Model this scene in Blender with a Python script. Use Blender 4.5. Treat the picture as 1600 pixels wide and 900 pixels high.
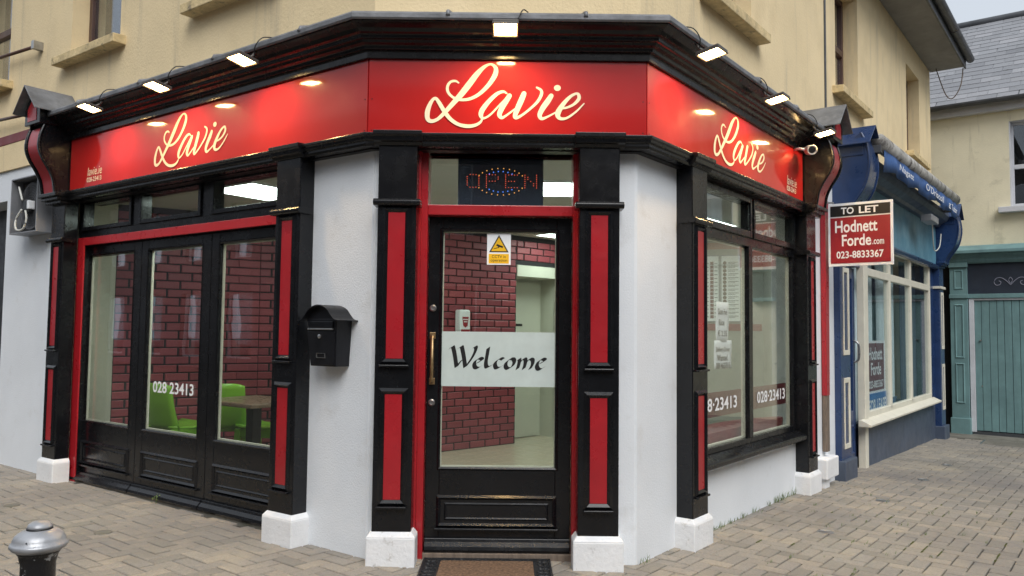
import bpy, math, random
from mathutils import Vector, Matrix
random.seed(7)
rad = math.radians
for o in list(bpy.data.objects): bpy.data.objects.remove(o)
scn = bpy.context.scene
COL = scn.collection

# ------------------------------------------------------------------ camera
cam_d = bpy.data.cameras.new('camera'); cam_o = bpy.data.objects.new('camera', cam_d); COL.objects.link(cam_o)
cam_d.sensor_width = 36.0; cam_d.lens = 1229.54 / 1600 * 36; cam_d.clip_end = 400; cam_d.clip_start = .05
_yaw, _pit, _rol = .0023743, .0554187, .0110358
_d = Vector((math.sin(_yaw)*math.cos(_pit), math.cos(_yaw)*math.cos(_pit), math.sin(_pit)))
_r = Vector((math.cos(_yaw), -math.sin(_yaw), 0)); _u = _r.cross(_d)
_r2 = math.cos(_rol)*_r + math.sin(_rol)*_u; _u2 = -math.sin(_rol)*_r + math.cos(_rol)*_u
cam_o.matrix_world = Matrix(((_r2.x, _u2.x, -_d.x, .02776), (_r2.y, _u2.y, -_d.y, -4.66912), (_r2.z, _u2.z, -_d.z, 1.35998), (0, 0, 0, 1)))
scn.camera = cam_o

# ------------------------------------------------------------------ sky, sun, exposure
SUN_EL, SUN_AZ = rad(48), rad(165)          # soft sun behind a high overcast, from behind the camera
w = bpy.data.worlds.new('World'); scn.world = w; w.use_nodes = True
nt = w.node_tree; nt.nodes.clear()
sky = nt.nodes.new('ShaderNodeTexSky'); sky.sky_type = 'NISHITA'; sky.sun_disc = False
sky.sun_elevation = SUN_EL; sky.sun_rotation = SUN_AZ; sky.air_density = 1.2; sky.dust_density = 4.0; sky.ozone_density = 1.0
hs = nt.nodes.new('ShaderNodeHueSaturation'); hs.inputs['Saturation'].default_value = .3
mixw = nt.nodes.new('ShaderNodeMixRGB'); mixw.inputs[0].default_value = .72; mixw.inputs[2].default_value = (6.15, 6.75, 7.55, 1)
bg = nt.nodes.new('ShaderNodeBackground'); bg.inputs[1].default_value = .078
wo = nt.nodes.new('ShaderNodeOutputWorld')
nt.links.new(sky.outputs[0], hs.inputs['Color']); nt.links.new(hs.outputs[0], mixw.inputs[1]); nt.links.new(mixw.outputs[0], bg.inputs[0]); nt.links.new(bg.outputs[0], wo.inputs[0])
sl = bpy.data.lights.new('sun', 'SUN'); sl.energy = 1.5; sl.angle = rad(40); sl.color = (1, .985, .97)
so = bpy.data.objects.new('sun', sl); COL.objects.link(so)
so.rotation_euler = Vector((math.sin(SUN_AZ)*math.cos(SUN_EL), math.cos(SUN_AZ)*math.cos(SUN_EL), math.sin(SUN_EL))).to_track_quat('Z', 'Y').to_euler()
vs = scn.view_settings; vs.view_transform = 'Standard'; vs.look = 'None'; vs.exposure = 0.68; vs.gamma = 1.0; vs.use_curve_mapping = False

# ------------------------------------------------------------------ materials
def _nodes(m):
    m.use_nodes = True; t = m.node_tree; return t, t.nodes['Principled BSDF'], t.nodes['Material Output']
def mat(name, col, rough=.5, metal=0., spec=.5, coat=0., var=0., vs_=3., var2=None, bump=0., bs=60., coords='Object', emit=None, estr=0., stain=None, streak=None):
    m = bpy.data.materials.new(name); t, b, out = _nodes(m); N, L = t.nodes, t.links
    b.inputs['Base Color'].default_value = (*col, 1); b.inputs['Roughness'].default_value = rough; b.inputs['Metallic'].default_value = metal
    b.inputs['Specular IOR Level'].default_value = spec; b.inputs['Coat Weight'].default_value = coat; b.inputs['Coat Roughness'].default_value = .08
    tc = N.new('ShaderNodeTexCoord'); C = tc.outputs[coords]
    last = None
    def mixc(fac, c1, c2, mode='MIX'):
        x = N.new('ShaderNodeMixRGB'); x.blend_type = mode
        for s, v in ((0, fac), (1, c1), (2, c2)):
            if hasattr(v, 'is_linked'): L.new(v, x.inputs[s])
            elif isinstance(v, tuple): x.inputs[s].default_value = (*v, 1)
            else: x.inputs[s].default_value = v
        return x.outputs[0]
    def noise(scale, detail=5, rgh=.6, vec=None):
        n = N.new('ShaderNodeTexNoise'); n.inputs['Scale'].default_value = scale; n.inputs['Detail'].default_value = detail; n.inputs['Roughness'].default_value = rgh
        L.new(vec if vec else C, n.inputs['Vector']); return n.outputs['Fac']
    def ramp(v, a, bb):
        r = N.new('ShaderNodeMapRange'); r.inputs[1].default_value = a; r.inputs[2].default_value = bb; L.new(v, r.inputs[0]); return r.outputs[0]
    cur = col
    if var:
        lo = tuple(c*(1-var) for c in col); hi = tuple(min(1, c*(1+var)) for c in col)
        cur = mixc(ramp(noise(vs_), .3, .7), lo, hi)
    if stain:      # (colour, scale, lo, hi)
        cur = mixc(ramp(noise(stain[1], 8, .65), stain[2], stain[3]), cur, stain[0])
    if streak:     # vertical streaks: (colour, xscale, lo, hi)
        mp = N.new('ShaderNodeMapping'); mp.inputs['Scale'].default_value = (streak[1], streak[1], streak[1]*.09); L.new(C, mp.inputs[0])
        cur = mixc(ramp(noise(1., 6, .7, mp.outputs[0]), streak[2], streak[3]), cur, streak[0])
    if hasattr(cur, 'is_linked'): L.new(cur, b.inputs['Base Color'])
    if bump:
        bp = N.new('ShaderNodeBump'); bp.inputs['Strength'].default_value = bump; bp.inputs['Distance'].default_value = .01
        L.new(noise(bs, 4, .6), bp.inputs['Height']); L.new(bp.outputs[0], b.inputs['Normal'])
    if var and rough > .12:
        rr = N.new('ShaderNodeMapRange'); rr.inputs[1].default_value = .3; rr.inputs[2].default_value = .7; rr.inputs[3].default_value = rough*.8; rr.inputs[4].default_value = min(1, rough*1.25)
        L.new(noise(vs_*2.3), rr.inputs[0]); L.new(rr.outputs[0], b.inputs['Roughness'])
    if emit: b.inputs['Emission Color'].default_value = (*emit, 1); b.inputs['Emission Strength'].default_value = estr
    return m
def glassmat(name, tint=(.93, .95, .94), boost=1.25, frost=None):
    m = bpy.data.materials.new(name); t, b, out = _nodes(m); N, L = t.nodes, t.links; N.remove(b)
    tr = N.new('ShaderNodeBsdfTransparent'); tr.inputs[0].default_value = (*tint, 1)
    gl = N.new('ShaderNodeBsdfGlossy'); gl.inputs['Roughness'].default_value = .012; gl.inputs[0].default_value = (.95, .97, 1, 1)
    fr = N.new('ShaderNodeFresnel'); ge = N.new('ShaderNodeNewGeometry'); ir = N.new('ShaderNodeMapRange')
    ir.inputs[3].default_value = 1.48; ir.inputs[4].default_value = 1/1.48; L.new(ge.outputs['Backfacing'], ir.inputs[0]); L.new(ir.outputs[0], fr.inputs[0])   # no false total reflection on the way out
    mu = N.new('ShaderNodeMath'); mu.operation = 'MULTIPLY'; mu.inputs[1].default_value = boost; mu.use_clamp = True
    # old glass is not quite flat
    tc = N.new('ShaderNodeTexCoord'); nz = N.new('ShaderNodeTexNoise'); nz.inputs['Scale'].default_value = 2.2
    bp = N.new('ShaderNodeBump'); bp.inputs['Strength'].default_value = .03; bp.inputs['Distance'].default_value = .02
    L.new(tc.outputs['Object'], nz.inputs['Vector']); L.new(nz.outputs['Fac'], bp.inputs['Height']); L.new(bp.outputs[0], gl.inputs['Normal'])
    mx = N.new('ShaderNodeMixShader'); L.new(fr.outputs[0], mu.inputs[0]); L.new(mu.outputs[0], mx.inputs[0]); L.new(tr.outputs[0], mx.inputs[1]); L.new(gl.outputs[0], mx.inputs[2])
    L.new(mx.outputs[0], out.inputs[0]); return m
M = {}
M['black'] = mat('black_gloss_paint', (.006, .0065, .008), .25, spec=.35, coat=.16, var=.25, vs_=5, bump=.06, bs=26, stain=((.02, .02, .022), 9, .66, .95))
M['black_soft'] = mat('black_satin_paint', (.008, .0085, .011), .38, spec=.35, var=.3, vs_=8, bump=.08, bs=60)
M['red_paint'] = mat('red_gloss_paint', (.36, .013, .02), .3, coat=.2, var=.12, vs_=3, bump=.08, bs=22, stain=((.27, .01, .016), 14, .6, .8))
M['fascia'] = mat('red_sign_panel', (.42, .014, .014), .5, coat=.8, spec=.08, var=.05, vs_=2)
M['cream_vinyl'] = mat('cream_vinyl', (.84, .76, .58), .45)
M['white_vinyl'] = mat('white_vinyl', (.82, .83, .84), .4)
M['white_wall'] = mat('white_masonry_paint', (.745, .775, .805), .75, var=.05, vs_=1.4, bump=.28, bs=95, stain=((.60, .605, .60), 4.5, .58, .86))
M['plinth'] = mat('white_plinth_paint', (.76, .77, .78), .65, var=.06, vs_=5, bump=.4, bs=38, stain=((.36, .34, .30), 16, .6, .78))
M['yellow'] = mat('yellow_render', (.82, .66, .40), .85, var=.08, vs_=1.1, bump=.35, bs=50, stain=((.70, .555, .325), 2.1, .5, .8), streak=((.46, .39, .27), 5.5, .55, .86))
M['sill'] = mat('weathered_sill', (.64, .50, .27), .85, var=.25, vs_=9, bump=.6, bs=40, stain=((.15, .13, .10), 13, .55, .75))
M['lead'] = mat('lead_sheet', (.19, .195, .205), .5, metal=.25, var=.35, vs_=6, bump=.5, bs=14, stain=((.33, .34, .35), 8, .56, .8))
M['brown'] = mat('brown_window_frame', (.095, .05, .038), .4, var=.2)
M['glass'] = glassmat('window_glass', boost=1.6)
M['glass_shop'] = glassmat('old_shop_glass', (.9, .93, .93), .62)
M['glass_up'] = glassmat('upper_window_glass', (.9, .93, .95), 1.8)
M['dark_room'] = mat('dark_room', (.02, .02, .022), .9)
M['curtain'] = mat('net_curtain', (.78, .82, .88), .9, streak=((.58, .61, .66), 22., .4, .65))
M['paver'] = None
M['joint'] = mat('sandy_joint', (.035, .03, .022), .95, var=.35, vs_=5, bump=.6, bs=90, stain=((.06, .075, .025), 5, .55, .75))
M['brick_joint'] = mat('black_brick_joint', (.012, .011, .012), .8)
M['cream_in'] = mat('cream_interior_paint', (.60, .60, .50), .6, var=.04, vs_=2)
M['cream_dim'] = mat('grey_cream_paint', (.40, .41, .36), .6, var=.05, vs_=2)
M['ceiling'] = mat('ceiling_board', (.55, .55, .50), .8, var=.05, vs_=2)
M['tile'] = mat('cream_floor_tile', (.56, .49, .36), .18, var=.15, vs_=7, stain=((.42, .34, .23), 6, .5, .8))
M['grout'] = mat('grout', (.22, .19, .14), .9)
M['panel_light'] = mat('ceiling_light_diffuser', (.8, .85, .8), .5, emit=(.86, 1, .92), estr=9)
M['flood'] = mat('floodlight_diffuser', (.9, .85, .7), .5, emit=(1, .64, .26), estr=75)
def _flood():
    t, b, out = _nodes(M['flood']); N, L = t.nodes, t.links; tc = N.new('ShaderNodeTexCoord'); sp = N.new('ShaderNodeSeparateXYZ'); L.new(tc.outputs['Generated'], sp.inputs[0])
    def mth(op, a, bb):
        x = N.new('ShaderNodeMath'); x.operation = op
        for k, v in enumerate((a, bb)):
            if hasattr(v, 'is_linked'): L.new(v, x.inputs[k])
            else: x.inputs[k].default_value = v
        return x.outputs[0]
    ed = mth('MAXIMUM', mth('ABSOLUTE', mth('SUBTRACT', sp.outputs[0], .5), 0), mth('ABSOLUTE', mth('SUBTRACT', sp.outputs[1], .5), 0))
    mr = N.new('ShaderNodeMapRange'); mr.interpolation_type = 'SMOOTHSTEP'; mr.inputs[1].default_value = .2; mr.inputs[2].default_value = .5; mr.inputs[3].default_value = 230; mr.inputs[4].default_value = .9
    L.new(ed, mr.inputs[0]); L.new(mr.outputs[0], b.inputs['Emission Strength'])     # emission fades to a warm edge, standing in for the lamp's halo
_flood()
M['flood_body'] = mat('floodlight_casing', (.10, .09, .08), .5)
M['cable'] = mat('black_cable', (.01, .01, .01), .5)
M['wcable'] = mat('white_cable', (.6, .6, .55), .5)
M['green'] = mat('lime_plastic', (.22, .47, .03), .35, var=.05)
M['table'] = mat('brown_laminate', (.20, .135, .09), .3, var=.2, vs_=14)
M['metal'] = mat('steel', (.42, .42, .42), .32, metal=.9, var=.2, vs_=20)
M['brass'] = mat('worn_brass', (.36, .25, .13), .38, metal=.8, var=.3, vs_=25)
M['film'] = mat('frosted_film', (.52, .60, .58), .55, var=.06, vs_=9, stain=((.38, .44, .42), 26, .66, .8))
M['ink'] = mat('black_ink', (.006, .006, .007), .5)
M['yellow_print'] = mat('yellow_print', (.88, .50, .005), .5)
M['paper'] = mat('white_paper', (.88, .90, .91), .7, var=.05, vs_=20)
M['maroon'] = mat('maroon_vinyl', (.13, .012, .018), .4, var=.1)
M['maroon_seat'] = mat('maroon_counter', (.24, .035, .04), .4, var=.15, vs_=6)
M['blue'] = mat('navy_gloss_paint', (.017, .042, .122), .3, coat=.2, var=.2, vs_=4, bump=.08, bs=20, stain=((.03, .07, .19), 11, .62, .85))
M['ltblue'] = mat('faded_blue_board', (.10, .26, .36), .5, var=.2, vs_=2, stain=((.17, .33, .40), 4, .5, .75))
M['slate_paint'] = mat('slate_grey_paint', (.065, .085, .125), .45, var=.15, vs_=3, bump=.1, stain=((.12, .14, .17), 17, .68, .8))
M['cream_paint'] = mat('cream_joinery_paint', (.70, .67, .56), .45, var=.07, vs_=5, stain=((.42, .37, .28), 15, .66, .85))
M['awn'] = mat('blue_awning_cloth', (.04, .105, .28), .7, var=.25, vs_=6, bump=.2, bs=18)
M['awn_roll'] = mat('dirty_awning_roll', (.42, .41, .38), .75, var=.3, vs_=6, bump=.4, bs=12, stain=((.12, .11, .10), 7, .5, .62))
M['teal'] = mat('teal_paint', (.15, .265, .27), .5, var=.18, vs_=3, bump=.12, bs=25, streak=((.11, .20, .21), 12., .5, .8), stain=((.13, .22, .23), 10, .66, .8))
M['teal_dark'] = mat('dark_sign_board', (.02, .028, .045), .5, var=.25, stain=((.17, .17, .19), 7, .72, .74))
M['drab'] = mat('drab_render', (.74, .68, .50), .85, var=.1, vs_=1.3, bump=.3, bs=50, stain=((.38, .345, .24), 3.2, .58, .84), streak=((.37, .335, .235), 6., .6, .85))
M['flaky'] = mat('flaking_white_paint', (.56, .57, .60), .6, var=.12, bump=.5, bs=35, stain=((.15, .10, .09), 22, .66, .72))
M['slate'] = None
M['gutter'] = mat('grey_gutter', (.075, .078, .085), .5, var=.25, vs_=5)
M['soffit'] = mat('grey_soffit', (.23, .225, .22), .7, var=.12, vs_=3)
M['concrete'] = mat('concrete', (.16, .15, .125), .9, var=.3, vs_=3, bump=.5, bs=40, stain=((.06, .065, .04), 5, .5, .8))
M['wood'] = mat('weathered_wood', (.20, .155, .12), .8, streak=((.11, .085, .065), 30., .4, .7), bump=.3, bs=50)
M['wall_red'] = mat('red_coping_paint', (.20, .03, .035), .5, var=.15)
M['rubber'] = mat('rubber', (.016, .017, .019), .55, var=.3, vs_=30)
M['coir'] = mat('coir', (.20, .12, .07), .95, var=.6, vs_=60, bump=1., bs=220)
M['grass'] = mat('grass_blade', (.12, .17, .045), .6, var=.3, vs_=30)
M['moss'] = mat('moss', (.075, .085, .02), .9, var=.4, vs_=40)
M['vent_dark'] = mat('fan_black', (.012, .012, .013), .4)
M['zinc'] = mat('galvanised_sheet', (.30, .31, .33), .45, metal=.5, var=.15, vs_=5)
M['opp'] = mat('grey_render', (.11, .10, .095), .85, var=.15, vs_=1)
M['opp2'] = mat('dark_brown_render', (.13, .105, .105), .85, var=.15, vs_=1)
M['print_red'] = mat('sign_red_print', (.30, .014, .022), .4)
M['print_blue'] = mat('sign_blue_print', (.02, .14, .42), .4)
M['led_panel'] = mat('led_panel', (.03, .05, .085), .3)
for k, c in (('led_r', (1, .12, .05)), ('led_o', (1, .45, .1)), ('led_b', (.08, .25, 1))): M[k] = mat(k, (.1, .1, .1), .5, emit=c, estr=.9)

def varmat(name, cols, rough, stain=None, moss=False, bs=120, bump=.4):
    """colour differs per piece: object random for single pieces, the 'rnd' attribute for joined ones"""
    m = bpy.data.materials.new(name); t, b, out = _nodes(m); N, L = t.nodes, t.links
    oi = N.new('ShaderNodeObjectInfo'); at = N.new('ShaderNodeAttribute'); at.attribute_name = 'rnd'
    ad = N.new('ShaderNodeMath'); ad.operation = 'ADD'; L.new(oi.outputs['Random'], ad.inputs[0]); L.new(at.outputs['Fac'], ad.inputs[1])
    fr = N.new('ShaderNodeMath'); fr.operation = 'FRACT'; L.new(ad.outputs[0], fr.inputs[0])
    cr = N.new('ShaderNodeValToRGB'); L.new(fr.outputs[0], cr.inputs[0]); e = cr.color_ramp.elements
    e[0].color = (*cols[0], 1); e[1].color = (*cols[-1], 1)
    for i, c in enumerate(cols[1:-1]):
        x = e.new((i+1)/(len(cols)-1)); x.color = (*c, 1)
    ge = N.new('ShaderNodeNewGeometry')
    def noise(s, d=6, r=.6):
        n = N.new('ShaderNodeTexNoise'); n.inputs['Scale'].default_value = s; n.inputs['Detail'].default_value = d; n.inputs['Roughness'].default_value = r; L.new(ge.outputs['Position'], n.inputs['Vector']); return n.outputs['Fac']
    cur = cr.outputs[0]
    mm = N.new('ShaderNodeMapRange'); mm.inputs[1].default_value = .25; mm.inputs[2].default_value = .75; mm.inputs[3].default_value = .72; mm.inputs[4].default_value = 1.22; L.new(noise(70, 4, .8), mm.inputs[0])
    x = N.new('ShaderNodeMixRGB'); x.blend_type = 'MULTIPLY'; x.inputs[0].default_value = 1; L.new(cur, x.inputs[1]); L.new(mm.outputs[0], x.inputs[2]); cur = x.outputs[0]
    for (c, s, lo, hi) in (stain or []):
        mr = N.new('ShaderNodeMapRange'); mr.inputs[1].default_value = lo; mr.inputs[2].default_value = hi; L.new(noise(s, 7, .65), mr.inputs[0])
        x = N.new('ShaderNodeMixRGB'); L.new(mr.outputs[0], x.inputs[0]); L.new(cur, x.inputs[1]); x.inputs[2].default_value = (*c, 1); cur = x.outputs[0]
    L.new(cur, b.inputs['Base Color']); b.inputs['Roughness'].default_value = rough
    bp = N.new('ShaderNodeBump'); bp.inputs['Strength'].default_value = bump; bp.inputs['Distance'].default_value = .004; L.new(noise(bs, 5, .7), bp.inputs['Height']); L.new(bp.outputs[0], b.inputs['Normal'])
    return m
M['paver'] = varmat('concrete_paver', [(.21, .195, .165), (.295, .268, .225), (.255, .235, .205), (.34, .30, .24), (.275, .252, .22)], .85,
                    [((.19, .175, .16), .45, .46, .68), ((.18, .165, .135), 1.1, .55, .8), ((.40, .34, .245), 1.5, .56, .82), ((.09, .085, .07), 8, .64, .82), ((.55, .55, .52), 60, .80, .82)])
M['slate'] = varmat('roof_slate', [(.16, .163, .175), (.25, .255, .27), (.20, .203, .215), (.30, .30, .315)], .55, [((.22, .22, .22), 5, .6, .8), ((.07, .07, .06), 8, .62, .8)])
M['brick'] = varmat('painted_brick', [(.22, .036, .048), (.32, .062, .075), (.26, .045, .056)], .45, None, bs=40, bump=.3)

# ------------------------------------------------------------------ building kit
def frame(ox, oy, deg, oz=0.): return Matrix.Translation((ox, oy, oz)) @ Matrix.Rotation(rad(deg), 4, 'Z')
AL, AR = 35.934, 52.339
I4 = Matrix.Identity(4)
FL, FC, FR = frame(-.84, 0, -AL), I4.copy(), frame(.84, 0, AR)
FT = FR @ frame(10.9, 0, -90)
WM = {}                                   # world matrix of each root
def tag(o, label=None, cat=None, group=None, kind=None):
    if label: o['label'] = label
    if cat: o['category'] = cat
    if group: o['group'] = group
    if kind: o['kind'] = kind
    return o
def root(name, label, cat, W=I4, group=None, kind=None):
    o = bpy.data.objects.new(name, None); COL.objects.link(o); o.matrix_world = W; o.empty_display_size = .1
    WM[o] = W.copy(); return tag(o, label, cat, group, kind)
class MB:
    def __init__(s, F=I4): s.F = F; s.v = []; s.f = []
    def add(s, vs, fs):
        n = len(s.v); s.v += [s.F @ Vector(p) for p in vs]; s.f += [tuple(i+n for i in f) for f in fs]; return s
    def box(s, x0, x1, y0, y1, z0, z1):
        return s.add([(x0, y0, z0), (x1, y0, z0), (x1, y1, z0), (x0, y1, z0), (x0, y0, z1), (x1, y0, z1), (x1, y1, z1), (x0, y1, z1)],
                     [(0, 3, 2, 1), (4, 5, 6, 7), (0, 1, 5, 4), (1, 2, 6, 5), (2, 3, 7, 6), (3, 0, 4, 7)])
    def hexa(s, b, t):
        return s.add(list(b)+list(t), [(0, 3, 2, 1), (4, 5, 6, 7), (0, 1, 5, 4), (1, 2, 6, 5), (2, 3, 7, 6), (3, 0, 4, 7)])
    def prism(s, pts, a, b, ax):          # polygon in the two other axes extruded along ax from a to b
        mk = {'x': lambda p, q: (q, p[0], p[1]), 'y': lambda p, q: (p[0], q, p[1]), 'z': lambda p, q: (p[0], p[1], q)}[ax]
        n = len(pts)
        return s.add([mk(p, a) for p in pts]+[mk(p, b) for p in pts], [tuple(range(n))[::-1], tuple(range(n, 2*n))]+[(i, (i+1) % n, n+(i+1) % n, n+i) for i in range(n)])
    def ring(s, x0, x1, z0, z1, w, y0, y1, w1=None):   # picture-frame moulding, front y0 (toward the street), back y1
        w1 = w if w1 is None else w1
        o = [(x0, z0), (x1, z0), (x1, z1), (x0, z1)]; i = [(x0+w, z0+w1), (x1-w, z0+w1), (x1-w, z1-w1), (x0+w, z1-w1)]
        m = [((a[0]+b[0])/2, (a[1]+b[1])/2) for a, b in zip(o, i)]
        vs = [(p[0], y1, p[1]) for p in o]+[(p[0], y0, p[1]) for p in m]+[(p[0], y1, p[1]) for p in i]
        return s.add(vs, [(k, (k+1) % 4, 4+(k+1) % 4, 4+k) for k in range(4)]+[(4+k, 4+(k+1) % 4, 8+(k+1) % 4, 8+k) for k in range(4)])
    def rect_frame(s, x0, x1, z0, z1, l, r, b, t, y0, y1):
        s.box(x0, x0+l, y0, y1, z0, z1).box(x1-r, x1, y0, y1, z0, z1)
        return s.box(x0+l, x1-r, y0+.0005, y1, z0, z0+b).box(x0+l, x1-r, y0+.0005, y1, z1-t, z1)
    def tube(s, path, r, n=8, caps=True):
        path = [Vector(p) for p in path]; rr = r if isinstance(r, (list, tuple)) else [r]*len(path); vs = []; up = Vector((0, 0, 1))
        for k, p in enumerate(path):
            d = (path[min(k+1, len(path)-1)]-path[max(k-1, 0)]).normalized()
            a = d.cross(up if abs(d.z) < .95 else Vector((1, 0, 0))).normalized(); b = a.cross(d)
            vs += [tuple(p+rr[k]*(math.cos(2*math.pi*j/n)*a+math.sin(2*math.pi*j/n)*b)) for j in range(n)]
        fs = [(k*n+j, k*n+(j+1) % n, (k+1)*n+(j+1) % n, (k+1)*n+j) for k in range(len(path)-1) for j in range(n)]
        if caps: fs += [tuple(range(n))[::-1], tuple(range((len(path)-1)*n, len(path)*n))]
        return s.add(vs, fs)
    def lathe(s, prof, c=(0, 0, 0), n=32, axis='z'):
        vs = []
        for r, h in prof:
            for j in range(n):
                a = 2*math.pi*j/n; q = (r*math.cos(a), r*math.sin(a), h)
                if axis == 'y': q = (q[0], q[2], q[1])
                vs.append((c[0]+q[0], c[1]+q[1], c[2]+q[2]))
        fs = [(k*n+j, k*n+(j+1) % n, (k+1)*n+(j+1) % n, (k+1)*n+j) for k in range(len(prof)-1) for j in range(n)]
        fs += [tuple(range(n))[::-1], tuple(range((len(prof)-1)*n, len(prof)*n))]
        return s.add(vs, fs)
    def disc(s, x, y, z, r, n=10, d=.003): return s.lathe([(r, 0), (r, -d)], (x, y, z), n, 'y')
    def wall(s, x0, x1, z0, z1, y0, y1, holes):        # wall with rectangular openings, reveals included
        xs = sorted({x0, x1, *[h[0] for h in holes], *[h[1] for h in holes]}); zs = sorted({z0, z1, *[h[2] for h in holes], *[h[3] for h in holes]})
        inh = lambda x, z: any(h[0] < x < h[1] and h[2] < z < h[3] for h in holes)
        for i in range(len(xs)-1):
            for k in range(len(zs)-1):
                a, b, c, d = xs[i], xs[i+1], zs[k], zs[k+1]
                if inh((a+b)/2, (c+d)/2): continue
                s.add([(a, y0, c), (b, y0, c), (b, y0, d), (a, y0, d), (a, y1, c), (b, y1, c), (b, y1, d), (a, y1, d)], [(0, 1, 2, 3), (7, 6, 5, 4)])
        for (a, b, c, d) in list(holes)+[(x0, x1, z0, z1)]:
            s.add([(a, y0, c), (b, y0, c), (b, y0, d), (a, y0, d), (a, y1, c), (b, y1, c), (b, y1, d), (a, y1, d)], [(0, 4, 5, 1), (1, 5, 6, 2), (2, 6, 7, 3), (3, 7, 4, 0)])
        return s
    def build(s, name, m, parent=None, bevel=0., smooth=False, seg=2):
        if parent is not None: W = WM[parent]
        else:
            mn = [min(v[k] for v in s.v) for k in range(3)]; mx = [max(v[k] for v in s.v) for k in range(3)]
            W = Matrix.Translation(((mn[0]+mx[0])/2, (mn[1]+mx[1])/2, mn[2]))
        inv = W.inverted(); me = bpy.data.meshes.new(name); me.from_pydata([inv @ v for v in s.v], [], s.f)
        me.materials.append(M[m] if isinstance(m, str) else m)
        o = bpy.data.objects.new(name, me); COL.objects.link(o); WM[o] = W
        if parent is not None: o.parent = parent
        else: o.matrix_world = W
        if smooth:
            for p in me.polygons: p.use_smooth = True
        if bevel:
            bv = o.modifiers.new('bevel', 'BEVEL'); bv.width = bevel; bv.segments = seg; bv.limit_method = 'ANGLE'; bv.angle_limit = rad(40)
        return o
def sweep(F, prof, pts, mb=None):
    """profile [(out, z)] swept along a plan polyline, mitred; out = toward the street"""
    mb = mb or MB(F); n = len(prof); P = [Vector(p) for p in pts]
    for k, p in enumerate(P):
        ds = []
        if k > 0: ds.append((P[k]-P[k-1]).normalized())
        if k < len(P)-1: ds.append((P[k+1]-P[k]).normalized())
        ns = [Vector((d.y, -d.x)) for d in ds]; b = sum(ns, Vector((0, 0))).normalized(); b = b/(b.dot(ns[0]))
        for o_, z in prof: mb.v.append(F @ Vector((p.x+b.x*o_, p.y+b.y*o_, z)))
    for k in range(len(P)-1):
        for j in range(n): mb.f.append((k*n+j, (k+1)*n+j, (k+1)*n+(j+1) % n, k*n+(j+1) % n))
    mb.f += [tuple(range(n))[::-1], tuple(range((len(P)-1)*n, len(P)*n))]
    return mb
def spline(pts, sub=10):
    out = []; P = [pts[0]]+list(pts)+[pts[-1]]
    for i in range(1, len(P)-2):
        for k in range(sub):
            t = k/sub
            out.append(tuple(.5*(2*b+(c-a)*t+(2*a-5*b+4*c-d)*t*t+(3*b-a-3*c+d)*t**3) for a, b, c, d in zip(P[i-1], P[i], P[i+1], P[i+2])))
    out.append(tuple(pts[-1])); return out
def ribbon(mb, pts, y, mp, dy=.00004):
    """pts (X, Y, width) in picture units -> vinyl stroke on plane y; mp maps X,Y to local x,z"""
    q = spline(pts); L_, R_ = [], []
    for i, (X, Y, wd) in enumerate(q):
        a = q[max(i-1, 0)]; b = q[min(i+1, len(q)-1)]; dx, dy_ = b[0]-a[0], b[1]-a[1]; l = math.hypot(dx, dy_) or 1
        nx, ny = -dy_/l*wd/2, dx/l*wd/2; L_.append((X+nx, Y+ny)); R_.append((X-nx, Y-ny))
    cap = lambda p, s: None
    vs = []; n = len(q)
    for i in range(n):
        for (X, Y) in (L_[i], R_[i]):
            x, z = mp(X, Y); vs.append((x, y-dy*i, z))
    mb.add(vs, [(2*i, 2*i+1, 2*i+3, 2*i+2) for i in range(n-1)])
    for e in (0, -1):                      # round ends
        X, Y, wd = q[e]; c = []
        for k in range(10):
            a = 2*math.pi*k/10; x, z = mp(X+wd/2*math.cos(a), Y+wd/2*math.sin(a)); c.append((x, y-dy*n-.0002, z))
        mb.add(c, [tuple(range(10))])
    return mb
def text(s, F, x0, x1, z0, z1, y, m, parent=None, name='lettering', bold=0., shear=0., d=.001):
    c = bpy.data.curves.new('t', 'FONT'); c.body = s; c.offset = bold; c.shear = shear; c.resolution_u = 3
    o = bpy.data.objects.new('t', c); COL.objects.link(o)
    bpy.context.view_layer.update()
    me = bpy.data.meshes.new_from_object(o.evaluated_get(bpy.context.evaluated_depsgraph_get()))
    vs = [v.co.copy() for v in me.vertices]; fs = [tuple(p.vertices) for p in me.polygons]
    bpy.data.objects.remove(o); bpy.data.curves.remove(c); bpy.data.meshes.remove(me)
    a0, a1 = min(v.x for v in vs), max(v.x for v in vs); b0, b1 = min(v.y for v in vs), max(v.y for v in vs)
    mb = MB(F); mb.add([(x0+(v.x-a0)/(a1-a0)*(x1-x0), y, z0+(v.y-b0)/(b1-b0)*(z1-z0)) for v in vs], fs)
    return mb.build(name, m, parent)
def GZ(x, y):                              # height of the paving
    s = (x-.84)*.611+y*.791
    return -.01-.011*x-.004*y-(.016*(s-3) if s > 3 else 0)
def gz(F, x, y): p = F @ Vector((x, y, 0)); return GZ(p.x, p.y)

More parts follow.
